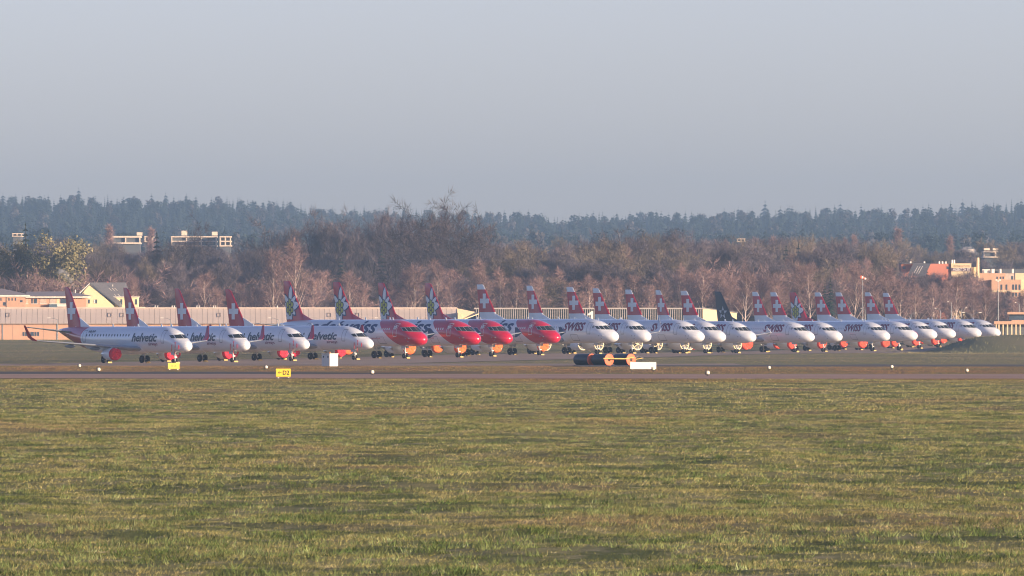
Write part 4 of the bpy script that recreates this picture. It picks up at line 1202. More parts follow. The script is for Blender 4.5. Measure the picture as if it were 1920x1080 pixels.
MB().box(L_(155) , L_(157), 2, 2.3, Z_(551), Z_(548.5)).build('roof_vent', M_tile, r)

GD = 2715.0; x0 = PX(151, GD); zg2 = float(gz(x0, GD))
L_ = lambda p: PX(p, GD) - x0
Z_ = lambda p: PZ(p, GD) - zg2
r = empty('gabled_house', (x0, GD, zg2)); tag(r, 'pale yellow gabled house with steep dark slate roof and dormer', 'house')
gab = [(L_(155), -.5), (L_(221), -.5), (L_(214), Z_(574)), (L_(168.8), Z_(533)), (L_(155), Z_(549))]
MB().prism(gab, 0, 14).build('wall', M_paleyel, r)
pk = (L_(169), Z_(532)); lf = (L_(149.5), Z_(551)); rt = (L_(224), Z_(576)); sl_ = 3.4
MB().add([(pk[0], -.35, pk[1]), (lf[0], -.35, lf[1]), (lf[0], 14, lf[1]), (pk[0] + sl_*0, 14, pk[1]), (pk[0], -.35, pk[1] + .3), (lf[0], -.35, lf[1] + .3), (lf[0], 14, lf[1] + .3), (pk[0], 14, pk[1] + .3)],
         [(0,1,2,3), (7,6,5,4), (0,4,5,1), (1,5,6,2), (2,6,7,3), (3,7,4,0)]).build('verge_roof', M_trim, r)
hxr = L_(233) - pk[0]
MB().add([(pk[0], -.4, pk[1]), (rt[0], -.4, rt[1]), (rt[0] + 3.2, 10, rt[1] + .1), (pk[0] + hxr, 10, pk[1] + .05), (pk[0], -.4, pk[1] + .3), (rt[0], -.4, rt[1] + .3), (rt[0] + 3.2, 10, rt[1] + .4), (pk[0] + hxr, 10, pk[1] + .35)],
         [(0,1,2,3), (7,6,5,4), (0,4,5,1), (1,5,6,2), (2,6,7,3), (3,7,4,0)]).build('roof', M_tile, r)
for px in (163.3, 176.8):
    w = MB().box(L_(px), L_(px + 5.2), -.06, -.003, Z_(569), Z_(561.5)).build('window', M_glassblue, r)
    MB().box(L_(px) - .08, L_(px) + .22, -.08, -.062, Z_(568.6), Z_(562)).build('frame', M_trim, w)
MB().box(L_(209), L_(258), 1.5, 9, Z_(580), Z_(557.5)).build('dormer', M_paleyel, r)
MB().box(L_(207.5), L_(260), 1.2, 9.3, Z_(557.3), Z_(556)).build('dormer_roof', M_trim, r)
for px in (225.5, 253): MB().box(L_(px), L_(px + 3.6), 1.44, 1.497, Z_(571), Z_(561)).build('dormer_window', M_glassblue, r)
MB().box(L_(200), L_(201.6), 5, 5.4, Z_(540), Z_(528)).build('chimney', M_odisc, r)
for (a, b) in ((186.5, 537.5), (190, 547), (210, 535.5)): MB().box(L_(a), L_(a + 1.2), 3, 3.3, Z_(b + 1.5), Z_(b - 2)).build('roof_vent', M_trim, r)
for (a, b) in ((203, 540), (209, 540), (214, 540), (213, 551), (219.5, 551)):
    MB().add([(L_(a), 2.0, Z_(b)), (L_(a + .9), 2.0, Z_(b)), (L_(a + 5.9), 2.4, Z_(b + 5)), (L_(a + 5), 2.4, Z_(b + 5))], [(0, 1, 2, 3)]).build('skylight', M_trim, r)
MB().box(L_(258.5), L_(270), 1, 8, -.5, Z_(575.5)).build('porch', M_paleyel, r)

# industrial buildings on the right
M_brick = mat('orange_render', (0.55, 0.20, 0.13), 0.85, var=.08, scale=.3)
M_buff = mat('buff_render', (0.55, 0.34, 0.22), 0.85, var=.06, scale=.3)
BD = 3120.0; x0 = PX(1690, BD); zg3 = float(gz(PX(1750, BD), BD))
L_ = lambda p: PX(p, BD) - x0
Z_ = lambda p: PZ(p, BD) - zg3
r = empty('works_building', (x0, BD, zg3)); tag(r, 'orange works building with slanted dark roof and long name board', 'building')
MB().box(L_(1737), L_(1783), 0, 20, -1, Z_(494.5)).build('wall', M_brick, r)
MB().add([(L_(1690), 1, Z_(494.5)), (L_(1722), 1, Z_(494.5)), (L_(1722), 1, -1), (L_(1690), 1, -1), (L_(1690), 20, Z_(494.5)), (L_(1722), 20, Z_(494.5)), (L_(1722), 20, -1), (L_(1690), 20, -1)],
         [(0,1,2,3), (7,6,5,4), (0,4,5,1), (1,5,6,2), (2,6,7,3), (3,7,4,0)]).build('side_wing', M_brick, r)
MB().add([(L_(1745), -.6, Z_(494.4)), (L_(1712), -.6, Z_(494)), (L_(1700), -5, Z_(518)), (L_(1733), -5, Z_(518))], [(0, 1, 2, 3)]).build('slant_roof', M_tile, r)
for k in range(3): MB().add([(L_(1722 + 4.5*k), -.75, Z_(496)), (L_(1723 + 4.5*k), -.75, Z_(496)), (L_(1712 + 4.5*k), -5.05, Z_(514)), (L_(1711 + 4.5*k), -5.05, Z_(514))], [(0, 1, 2, 3)]).build('roof_rib', M_trim, r)
MB().box(L_(1690.5), L_(1736.9), -.2, 20.2, Z_(494.4), Z_(493.2)).build('roof_edge', M_tile, r)
MB().box(L_(1775), L_(1780), -.06, -.003, Z_(504.5), Z_(499.5)).build('window', M_glassblue, r)
MB().box(L_(1693), L_(1698), .94, .997, Z_(504.5), Z_(499.5)).build('window', M_glassblue, r)
MB().box(L_(1783.2), L_(1821), -.5, 18, -1, Z_(493.8)).build('sign_tower', M_cream_w, r)
sb = MB().box(L_(1784), L_(1820.5), -.62, -.505, Z_(508.8), Z_(502.2)).build('name_board', mat('plum_board', (.10, .03, .06), .6), r)
M_brownl = mat('brown_lettering', (.30, .19, .10), .7)
for (t, a, b, zl, hh_, m, yy) in (('ZENTRUM GLATTHOFEN', 1787, 1818, 500.8, 3.6, M_brownl, -.51), ('ANGEBOT.CH  EST', 1786, 1819, 508.0, 5.0, M_signwhite, -.63)):
    g = text_geo(t, 1.0, 0, .015, L_(b) - L_(a)); ys = [v.co.y for v in g.verts]; y0, y1 = min(ys), max(ys)
    for v in g.verts: v.co = (L_(a) + v.co.x, yy - .004, Z_(zl) + (v.co.y - y0) / (y1 - y0) * hh_ / F * BD)
    obj('lettering', bm_mesh(g, 'lettering', m), sb)
for px in (1708, 1734, 1762, 1768, 1774, 1786, 1790): MB().lathe([(Z_(495), .25), (Z_(490 if px < 1780 else 487), .25), (Z_(490 if px < 1780 else 487), .02)], 'z', (L_(px), 4, 0), n=8).build('roof_vent', M_trim, r)

x0 = PX(1821.5, BD); r = empty('factory_block', (x0, BD + 2, zg3)); tag(r, 'buff factory block with tall pale chimney stack and dark windows', 'building')
L_ = lambda p: PX(p, BD) - x0
MB().box(0, L_(1831), 0, 14, -1, Z_(500.5)).build('annex', M_cream_w, r)
MB().box(L_(1831.2), L_(1885), 0, 18, -1, Z_(512)).build('wall', M_buff, r)
MB().box(L_(1885.2), L_(1904), .3, 18, -1, Z_(512.5)).build('grey_bay', M_shutter, r)
MB().box(L_(1904.2), L_(1960), .1, 18, -1, Z_(512)).build('cream_bay', M_cream_w, r)
MB().box(L_(1845), L_(1965), 6, 17, Z_(511.9), Z_(504.5)).build('roof_plant', M_greydk, r)
MB().box(L_(1844), L_(1858), 5, 6, Z_(511.9), Z_(504.5)).build('roof_unit', M_trim, r)
fb = MB().box(L_(1858), L_(1913.5), -6, -.05, -1, Z_(524.5)).build('front_bay', M_buff, r)
for px in (1869, 1875.5, 1880.5): MB().box(L_(px), L_(px + 2.6), -.06, -.003, Z_(523), Z_(518.5)).build('window', M_glassblue, r)
MB().box(L_(1897), L_(1900.5), .24, .297, Z_(524), Z_(517.5)).build('window', M_glassblue, r)
for px in (1875, 1884.5, 1897, 1902.5, 1909): MB().box(L_(px), L_(px + 3.2), -6.06, -6.003, Z_(543.5), Z_(533.5)).build('window', M_glassblue, fb)
for px in (1875, 1884.5, 1897, 1902.5, 1909): MB().box(L_(px), L_(px + 3.2), -6.06, -6.003, Z_(556), Z_(549)).build('window', M_glassblue, fb)
MB().box(L_(1858), L_(1913.5), -6.2, -6.003, Z_(547.5), Z_(544.5)).build('sill_band', M_cream_w, fb)
MB().lathe([(-1, .55), (Z_(483), .42), (Z_(483), .3)], 'z', (L_(1833.5), -1.2, 0), n=14).build('chimney_stack', M_cream_w, r, True)
for px in (1861.5, 1864, 1877, 1900): MB().lathe([(Z_(511.9), .3), (Z_(504), .3), (Z_(504), .02)], 'z', (L_(px), 3, 0), n=8).build('roof_vent', M_trim, r)

# kiosk at the end of the row
KD = 2620.0; x0 = PX(1888, KD); zk = float(gz(x0, KD)); L_ = lambda p: PX(p, KD) - x0; Z_ = lambda p: PZ(p, KD) - zk
r = empty('apron_kiosk', (x0, KD, zk)); tag(r, 'tan flat-roofed apron building past the last airliner', 'building')
MB().box(L_(1893), L_(1985), 1.5, 14, Z_(602), Z_(589.5)).build('upper_glazing', M_glassblue, r)
MB().box(L_(1889), L_(1990), 0, 15, Z_(589.3), Z_(585)).build('roof', M_buff, r)
MB().box(L_(1897), L_(1985), .8, 1.4, Z_(606.5), Z_(600)).build('parapet', M_buff, r)
MB().box(L_(1864), L_(1990), 0, 14, Z_(608), Z_(602.2)).build('canopy', M_buff, r)
for px in (1867, 1872, 1880, 1888, 1896, 1904, 1912): MB().box(L_(px), L_(px) + .3, .3, .6, -.5, Z_(608.1)).build('column', M_cream_w, r)
MB().box(L_(1870), L_(1990), 3, 13, -.5, Z_(608.1)).build('lower_wall', M_greydk, r)

# lamp posts
def lamp_post(px, pytop, D, arms, label, group, base=None, hh=None):
    x = PX(px, D); z = float(gz(x, D)) if base is None else base; h = PZ(pytop, D) - z
    r = empty('lamp_post', (x, D, z)); tag(r, label, 'lamp post', group)
    MB().tube((0, 0, -.2), (0, 0, h), .11, .06, n=8).build('pole', M_post, r)
    for (dx, dz) in arms:
        a = MB(); a.tube((0, 0, h - .08), (dx * .6, 0, h + dz * .8), .05, n=6); a.tube((dx * .6, 0, h + dz * .8), (dx, 0, h + dz), .05, n=6)
        ao = a.build('arm', M_post, r)
        MB().box(min(dx, dx * 1.45), max(dx, dx * 1.45), -.12, .12, h + dz - .06, h + dz + .08).build('lamp_head', M_trim, ao)
    return r
for k, px in enumerate((108, 320, 522, 722)):
    lamp_post(px, 599, 2588, [(-1.6, .35)], 'slim grey lamp post with one arm against the hangar wall, %s from its glazed windows' % ORD[k], 'lamp posts along the hangar')
for k, (px, py, arms, w) in enumerate(((1622, 582, [(-.7, .5), (.4, .35)], 'twin-armed lamp post right beside the windsock mast'), (1763, 582, [(-.9, .5)], 'single-armed lamp post ahead of the works building'),
        (1783.5, 567, [(-.6, .2)], 'tall single-armed lamp post near the pale bare tree'), (1803, 582, [(.9, .6)], 'single-armed lamp post under the pale bare tree'),
        (1822, 590, [(-1.6, .5), (1.6, .5)], 'wide twin-armed lamp post behind the last airliners'), (1911, 570, [(-.7, .35)], 'single-armed lamp post rising over the apron kiosk'),
        (1708, 590, [(.9, .4)], 'short single-armed lamp post behind the last pair of tails'))):
    lamp_post(px, py, 2640, arms, w, 'lamp posts by the car park')
D_ = 2680.; x = PX(1871.5, D_); z = float(gz(x, D_)); r = empty('floodlight_mast', (x, D_, z)); tag(r, 'tall thin floodlight mast in front of the buff factory', 'mast')
hm = PZ(526, D_) - z; MB().tube((0, 0, -.3), (0, 0, hm), .13, .07, n=8).build('pole', M_post, r)
for dx in (-.45, 0, .45): MB().box(dx - .17, dx + .17, -.2, .1, hm - .3 + abs(dx)*.6, hm + .05 + abs(dx)*.6).build('floodlight', M_trim, r)
D_ = 2670.; x = PX(1617.5, D_); z = float(gz(x, D_)); r = empty('windsock_mast', (x, D_, z)); tag(r, 'thin mast carrying a red and white striped windsock over the tails', 'windsock')
hm = PZ(519, D_) - z; MB().tube((0, 0, -.3), (0, 0, hm), .10, .06, n=8).build('pole', M_post, r)
MB().lathe([(hm, .1), (hm + .18, .1), (hm + .2, .01)], 'z', n=8).build('top_light', M_trim, r)
M_sock = mat('windsock_orange', (.75, .13, .06), .8); ax = Vector((.85, 0, -.35)).normalized()
p = Vector((-.55, -.1, hm - .05))
for k in range(4):
    q = p + Vector((.33, 0, -.10 - .02*k)); MB().tube(p, q, .42 - .05*k, .38 - .05*k, n=12, cap=False).build('sock_band', M_sock if k % 2 == 0 else M_trim, r); p = q

# ------------------------------------------------------------------ trees
class TreeGeo:
    def __init__(s): s.V = []; s.T = []; s.C = []; s.n = 0
    def tube(s, P, R, k, tint):
        """polyline tube with k sides"""
        P = np.asarray(P, float); m = len(P)
        d = np.gradient(P, axis=0); d /= np.linalg.norm(d, axis=1)[:, None] + 1e-9
        ref = np.array([.31, .77, .1]); a = np.cross(d, ref); a /= np.linalg.norm(a, axis=1)[:, None] + 1e-9
        b = np.cross(d, a)
        t = 2 * np.pi * np.arange(k) / k
        ring = P[:, None, :] + (a[:, None, :] * np.cos(t)[None, :, None] + b[:, None, :] * np.sin(t)[None, :, None]) * np.asarray(R)[:, None, None]
        V = ring.reshape(-1, 3); T = []
        for i in range(m - 1):
            for j in range(k):
                q = i*k + j; q2 = i*k + (j+1) % k
                T += [(q, q2, q2 + k), (q, q2 + k, q + k)]
        s.V.append(V); s.T.append(np.array(T) + s.n); s.C.append(np.full((len(V), 1), tint)); s.n += len(V)
    def tris(s, V, tint):
        n = len(V) // 3
        s.V.append(V); s.T.append(np.arange(len(V)).reshape(-1, 3) + s.n); s.C.append(tint); s.n += len(V)
    def mesh(s, name, m):
        V = np.concatenate(s.V); T = np.concatenate(s.T); c = np.concatenate(s.C)
        C = np.concatenate([c, c, c, np.ones_like(c)], 1)
        return np_mesh(name, V, T, m, C)

def unit(v): return v / (np.linalg.norm(v) + 1e-9)
def grow(seed, style):
    """bare broad-leaved tree, height about 1; returns (trunk geometry, crown geometry)"""
    R = np.random.default_rng(seed); tr = TreeGeo(); cr = TreeGeo()
    st = dict(oak=dict(split=.3, nl=11, ang=1.05, up=.12, l1=.46, r=.026, dec=.6, kids=5, tw=8, twl=.07, tww=.0017, depth=3),
              slim=dict(split=.42, nl=8, ang=.62, up=.3, l1=.34, r=.016, dec=.6, kids=4, tw=5, twl=.06, tww=.0016, depth=3),
              birch=dict(split=.22, nl=18, ang=.6, up=.28, l1=.32, r=.011, dec=.6, kids=4, tw=9, twl=.085, tww=.0015, depth=2),
              maple=dict(split=.22, nl=13, ang=.75, up=.25, l1=.42, r=.019, dec=.6, kids=5, tw=10, twl=.075, tww=.0018, depth=3),
              poplar=dict(split=.12, nl=26, ang=.32, up=.5, l1=.24, r=.012, dec=.6, kids=4, tw=10, twl=.07, tww=.002, depth=2),
              shrub=dict(split=.03, nl=16, ang=.7, up=.2, l1=.7, r=.012, dec=.6, kids=5, tw=14, twl=.13, tww=.003, depth=2))[style]
    # leader
    top = .62 if style in ('oak', 'maple', 'slim') else .95
    if style == 'shrub': top = .2
    n = 9; z = np.linspace(-.02, top, n); wig = np.cumsum(R.normal(0, .010, (n, 2)), 0)
    P = np.column_stack([wig, z]); rad = st['r'] * (1 - .75 * (z.clip(0) / top)) + .001
    rad[0] *= 1.4
    tr.tube(P, rad, 7, 1.0)
    tw_pos = []; tw_dir = []
    def branch(p, d, L, r, lev):
        m = 5 if lev == 1 else 4
        pts = [p]; dd = d
        for i in range(m - 1):
            dd = unit(dd + R.normal(0, .17 if style == 'oak' else .10, 3) + np.array([0, 0, st['up'] * .35])); pts.append(pts[-1] + dd * L / (m - 1))
        pts = np.array(pts); rr = np.linspace(r, r * .35, m)
        (tr if lev == 1 else cr).tube(pts, rr, 4 if lev == 1 else 3, 1.0 if lev == 1 else .9)
        last = lev >= st['depth']
        k = st['kids'] if not last else st['tw']
        for j in range(k):
            t = (.25 + .75 * (j + R.random()) / k) * (m - 1); i = min(int(t), m - 2); q = pts[i] + (pts[i+1] - pts[i]) * (t - i)
            axis = unit(pts[i+1] - pts[i]); o = unit(np.cross(axis, R.normal(0, 1, 3)))
            nd = unit(axis * (.75 if not last else .6) + o * (.75 + .4 * R.random()) + np.array([0, 0, st['up']]))
            if last: tw_pos.append(q); tw_dir.append(nd)
            else: branch(q, nd, L * st['dec'] * (.7 + .5 * R.random()), r * .5, lev + 1)
        if last: tw_pos.append(pts[-1]); tw_dir.append(dd)
    for j in range(st['nl']):
        t = st['split'] + (1 - st['split']) * (j + .6 * R.random()) / st['nl']
        zz = t * top; p = np.array([np.interp(zz, z, P[:, 0]), np.interp(zz, z, P[:, 1]), zz])
        a = j * 2.4 + R.random() * .8
        rel = (t - st['split']) / (1 - st['split'])
        if style in ('birch', 'poplar'): L = st['l1'] * (1.05 - .75 * rel) * (.8 + .4 * R.random()); an = st['ang'] * (1.15 - .45 * rel)
        else: L = st['l1'] * (1.0 - .25 * rel) * (.75 + .45 * R.random()); an = st['ang'] * (1.2 - .9 * rel)
        d = np.array([math.cos(a) * math.sin(an), math.sin(a) * math.sin(an), math.cos(an)])
        branch(p, d, L, st['r'] * (.5 - .25 * rel), 1)
    # twigs: thin slivers, two per stem for a fine spray
    p = np.array(tw_pos); d = np.array(tw_dir); k = 4
    p = np.repeat(p, k, 0); d = np.repeat(d, k, 0)
    nt = len(p); L = st['twl'] * (.5 + .8 * R.random(nt))
    d = d + R.normal(0, .38, (nt, 3)) + np.array([0, 0, st['up'] * .5]); d /= np.linalg.norm(d, axis=1)[:, None]
    if style == 'birch': d[:, 2] -= .25 * R.random(nt)
    s = np.cross(d, R.normal(0, 1, (nt, 3))); s /= np.linalg.norm(s, axis=1)[:, None]
    p = p + d * (L * .5 * R.random(nt))[:, None]
    w = st['tww'] * (.6 + .8 * R.random(nt))
    V = np.stack([p - s * w[:, None], p + s * w[:, None], p + d * L[:, None]], 1).reshape(-1, 3)
    cr.tris(V, np.repeat(.7 + .7 * R.random((nt, 1)), 3, 0))
    return tr, cr

def leafy(seed):
    """rounded tree just coming into leaf"""
    R = np.random.default_rng(seed); tr, cr = grow(seed, 'maple')
    n = 9000
    u = R.normal(0, 1, (n, 3)); u /= np.linalg.norm(u, axis=1)[:, None]; rr = R.random(n) ** .45
    # clumped crown
    cl = R.normal(0, 1, (46, 3)); cl /= np.linalg.norm(cl, axis=1)[:, None]; cl *= (R.random(46) ** .4)[:, None]
    idx = R.integers(0, 46, n)
    p = cl[idx] * np.array([.30, .30, .36]) + u * (rr * .105)[:, None] + np.array([0, 0, .60])
    a = R.normal(0, 1, (n, 3)); a /= np.linalg.norm(a, axis=1)[:, None]; b = np.cross(a, u)
    s = .010 * (.6 + .9 * R.random(n))[:, None]
    V = np.stack([p - a * s, p + a * s, p + b * s * 1.8], 1).reshape(-1, 3)
    lf = TreeGeo(); lf.tris(V, np.repeat(.6 + .8 * R.random((n, 1)), 3, 0))
    return tr, lf

def conifer(seed, layers=20, per=10, wid=.17, bare=.08, droop=.45, pw=.8):
    R = np.random.default_rng(seed); tr = TreeGeo(); cr = TreeGeo()
    tr.tube([(0, 0, -.02), (0, 0, .5), (0, 0, .98)], [.016, .011, .002], 6, 1.0)
    V = []; C = []
    for i in range(layers):
        t = i / (layers - 1); z = bare + (1 - bare) * t * .985; rad = wid * (1 - t) ** pw * (.78 + .44 * R.random()) + .008
        for j in range(per):
            a = 2 * math.pi * (j + R.random()) / per; L = rad * (.7 + .5 * R.random()); dr = L * (droop - .3 * t + .25 * R.random())
            c, s = math.cos(a), math.sin(a); w = L * .34
            p0 = np.array([0, 0, z + .012]); tip = np.array([c * L, s * L, z - dr])
            m1 = np.array([c * L * .55 - s * w, s * L * .55 + c * w, z - dr * .55 - .010]); m2 = np.array([c * L * .55 + s * w, s * L * .55 - c * w, z - dr * .55 - .010])
            for tri in ((p0, m1, tip), (p0, tip, m2)):
                V += list(tri); g = .65 + .6 * R.random(); C += [[g]] * 3
    V += [np.array([-.008, 0, .95]), np.array([.008, 0, .95]), np.array([0, 0, 1.02])]; C += [[1.0]] * 3
    cr.tris(np.array(V), np.array(C))
    return tr, cr

M_barkdark = tint_mat('dark_bark', (0.060, 0.050, 0.046))
M_barkpale = tint_mat('pale_birch_bark', (0.44, 0.36, 0.32))
M_barkmid = tint_mat('grey_bark', (0.16, 0.125, 0.11))
M_twigred = tint_mat('reddish_twig', (0.25, 0.165, 0.152))
M_twigpurple = tint_mat('purple_brown_twig', (0.118, 0.097, 0.108))
M_twigdark = tint_mat('dark_twig', (0.085, 0.068, 0.07))
M_twigochre = tint_mat('ochre_twig', (0.16, 0.128, 0.095))
M_leafyellow = tint_mat('fresh_yellow_leaf', (0.19, 0.17, 0.085))
M_needle = tint_mat('dark_needle', (0.022, 0.036, 0.030))
M_needle2 = tint_mat('far_needle', (0.024, 0.036, 0.034))

def proto(geo, bark, twig):
    zm = float(np.percentile(np.concatenate([v[:, 2] for v in geo[1].V]), 98.0))
    for g in geo:
        g.V = [v / zm for v in g.V]
    return geo[0].mesh('trunk', bark), geo[1].mesh('crown', twig)
KIND = {}
KIND['oak'] = [proto(grow(s, 'oak'), M_barkdark, M_twigdark) for s in (11, 12, 13)]
KIND['maple'] = [proto(grow(s, 'maple'), M_barkmid, M_twigpurple) for s in (21, 22, 23, 24)]
KIND['ochre'] = [proto(grow(s, 'maple'), M_barkmid, M_twigochre) for s in (25, 26)]
KIND['birch'] = [proto(grow(s, 'birch'), M_barkpale, M_twigred) for s in (31, 32, 33, 34)]
KIND['poplar'] = [proto(grow(s, 'poplar'), M_barkmid, M_twigred) for s in (41, 42)]
KIND['slim'] = [proto(grow(s, 'slim'), M_barkdark, M_twigpurple) for s in (45, 46, 47)]
KIND['shrub'] = [proto(grow(s, 'shrub'), M_barkpale, M_twigred) for s in (51, 52)]
KIND['leafy'] = [proto(leafy(s), M_barkmid, M_leafyellow) for s in (61, 62)]
KIND['spruce'] = [proto(conifer(s), M_barkdark, M_needle) for s in (71, 72, 73)]

tree_no = [0]
def tree(kind, px, top, D, label, group, wide=1.0, var=None):
    x = PX(px, D); z = float(gz(x, D)); h = PZ(top, D) - z
    tr, cr = KIND[kind][(tree_no[0] if var is None else var) % len(KIND[kind])]; tree_no[0] += 1
    nm = {'oak': 'oak_tree', 'maple': 'bare_tree', 'ochre': 'budding_tree', 'birch': 'birch_tree', 'poplar': 'poplar_tree', 'slim': 'slim_tree', 'shrub': 'bare_shrub', 'leafy': 'leafing_tree', 'spruce': 'spruce_tree'}[kind]
    r = empty(nm, (x, D, z - .05), rng.random() * 6.28); r.scale = (h * wide, h * wide, h)
    tag(r, label, 'shrub' if kind == 'shrub' else 'tree', group)
    obj('trunk', tr, r); obj('crown', cr, r)
    return r

G = 'trees of the wood behind the hangars'
# trees that can be told apart
tree('leafy', 108, 452, 2870, 'broad rounded tree in yellowish young leaf above the smoking chimney', G, 1.05, 0)
tree('leafy', 24, 461, 2880, 'smaller tree in yellowish young leaf beside the dark spruce', G, .8, 1)
tree('spruce', 48, 421, 3080, 'dark pointed spruce between the two yellow-leafed trees', G, 1.1)
tree('shrub', 68, 514, 2745, 'pinkish multi-stemmed shrub behind the apartment roof', G, 1.0)
tree('spruce', 294, 437, 3250, 'lone dark evergreen in front of the far white flats', G, 1.2)
tree('oak', 350, 431, 3240, 'spreading dark bare oak before the far white flats', G, .95, 0)
tree('oak', 597, 420, 3200, 'wide low-branched dark oak next to the tall slim trees', G, 1.0, 1)
tree('oak', 540, 430, 3260, 'smaller dark oak at the shoulder of the wide oak', G, .95, 2)
tree('oak', 850, 393, 3020, 'largest bare oak, its forked crown reaching the far skyline', G, 1.0, 0)
tree('oak', 815, 400, 3060, 'tall bare oak leaning against the largest oak', G, .85, 2)
for px, tp, w in ((640, 412, .85), (667, 420, .8), (700, 407, .75), (722, 410, .75), (745, 406, .8), (770, 418, .8)):
    tree('slim', px, tp, 3180, 'tall slim bare tree standing clear beside the largest oak', 'tall slim trees beside the largest oak', w)
for px, tp in ((1546, 532), (1557, 522)): tree('spruce', px, tp, 2690, 'dark spruce standing close behind the cross tails', 'pair of dark spruces behind the tails', .9)
for px, tp in ((1474, 462), (1497, 458)): tree('spruce', px, tp, 3180, 'dark evergreen rising within the purple-brown wood', 'evergreens inside the wood', 1.2)
for px, tp in ((640, 478), (715, 470), (985, 500), (410, 485), (1090, 500), (1738, 505), (20, 500), (215, 485)): tree('spruce', px, tp, 3120, 'dark evergreen half hidden among the bare crowns', 'half hidden evergreens', 1.3)
tree('birch', 1791, 520, 2700, 'pale branching tree lit up behind the last airliners', G, 1.25)
tree('birch', 1848, 540, 2720, 'pale wide tree before the buff factory', G, 1.3)
for px, tp in ((1640, 466), (1655, 475)): tree('ochre', px, tp, 3150, 'rust-coloured tree glowing beside the far town roofs', 'rust-coloured trees', 1.0)
# front row: birches and shrubs just behind the hangars
front = [(213, 535), (250, 520), (382, 512), (345, 540), (405, 540), (450, 530), (478, 540), (512, 470), (538, 478), (552, 458), (592, 520), (650, 515), (680, 530), (733, 525), (765, 510), (782, 500), (815, 490), (838, 520), (850, 505),
         (895, 492), (915, 520), (940, 508), (965, 515), (1000, 525), (1018, 515), (1047, 505), (1075, 530), (1098, 520), (1130, 518), (1160, 525), (1190, 515), (1212, 530), (1240, 522), (1275, 498), (1290, 512), (1318, 505), (1345, 505), (1372, 520), (1395, 510),
         (1428, 515), (1452, 512), (1500, 500), (1520, 492), (1575, 505), (1600, 498), (1660, 505), (1690, 525), (1720, 535), (1752, 528), (1825, 545), (1900, 555), (1868, 550), (1918, 545)]
for px, tp in front:
    tree('birch', px + rng.uniform(-4, 4), tp + rng.uniform(-4, 6), 2735 + rng.uniform(-20, 90), 'pale-stemmed birch with reddish twigs close behind the hangars', 'birches behind the hangars', rng.uniform(.95, 1.25))
ENV = ([-60, 0, 150, 220, 300, 400, 450, 520, 600, 700, 780, 860, 900, 960, 1000, 1050, 1100, 1200, 1300, 1400, 1450, 1520, 1600, 1650, 1680, 1720, 1800, 1980],
       [476, 476, 482, 474, 476, 484, 480, 476, 490, 494, 492, 482, 464, 466, 466, 470, 458, 446, 450, 454, 459, 458, 464, 475, 492, 512, 520, 528])
def env(px): return float(np.interp(px, *ENV))
px = -45.
while px < 1975:
    tree(rng.choice(['maple', 'maple', 'maple', 'ochre', 'oak']), px, env(px) + rng.uniform(-4, 14), 3290 + rng.uniform(-80, 90), 'purple-brown bare crown in the back of the wood', 'bare trees in the back of the wood', rng.uniform(.9, 1.25)); px += rng.uniform(20, 32)
px = -40.
while px < 1690:
    tree(rng.choice(['maple', 'maple', 'ochre', 'birch', 'maple']), px, env(px) + rng.uniform(14, 44), 3020 + rng.uniform(-70, 80), 'dense purple-brown bare tree in the middle of the wood', 'bare trees in the middle of the wood', rng.uniform(.95, 1.3)); px += rng.uniform(20, 32)
px = -30.
while px < 1960:
    tree(rng.choice(['maple', 'shrub', 'maple', 'ochre']), px, max(env(px) + rng.uniform(40, 85), 500), 2850 + rng.uniform(-40, 60), 'low bare tree filling the foot of the wood', 'low bare trees at the foot of the wood', rng.uniform(1.1, 1.5)); px += rng.uniform(26, 38)
for px in np.arange(1672, 1960, 13.0):
    tp = (514 if px < 1835 else 546) + rng.uniform(0, 16)
    tree(rng.choice(['maple', 'birch', 'maple']), px + rng.uniform(-4, 4), tp, 2900 + rng.uniform(-60, 60), 'bare tree screening the works and factory walls', 'bare trees before the works', rng.uniform(1.0, 1.3))
for px, tp in ((206, 425), (285, 430), (1362, 452), (1420, 448), (1447, 446), (1585, 448), (1602, 443), (1688, 430), (1780, 445)):
    tree('poplar', px, tp, 4300, 'slender pale poplar in the haze below the far hill', 'poplars in the haze', 1.3)

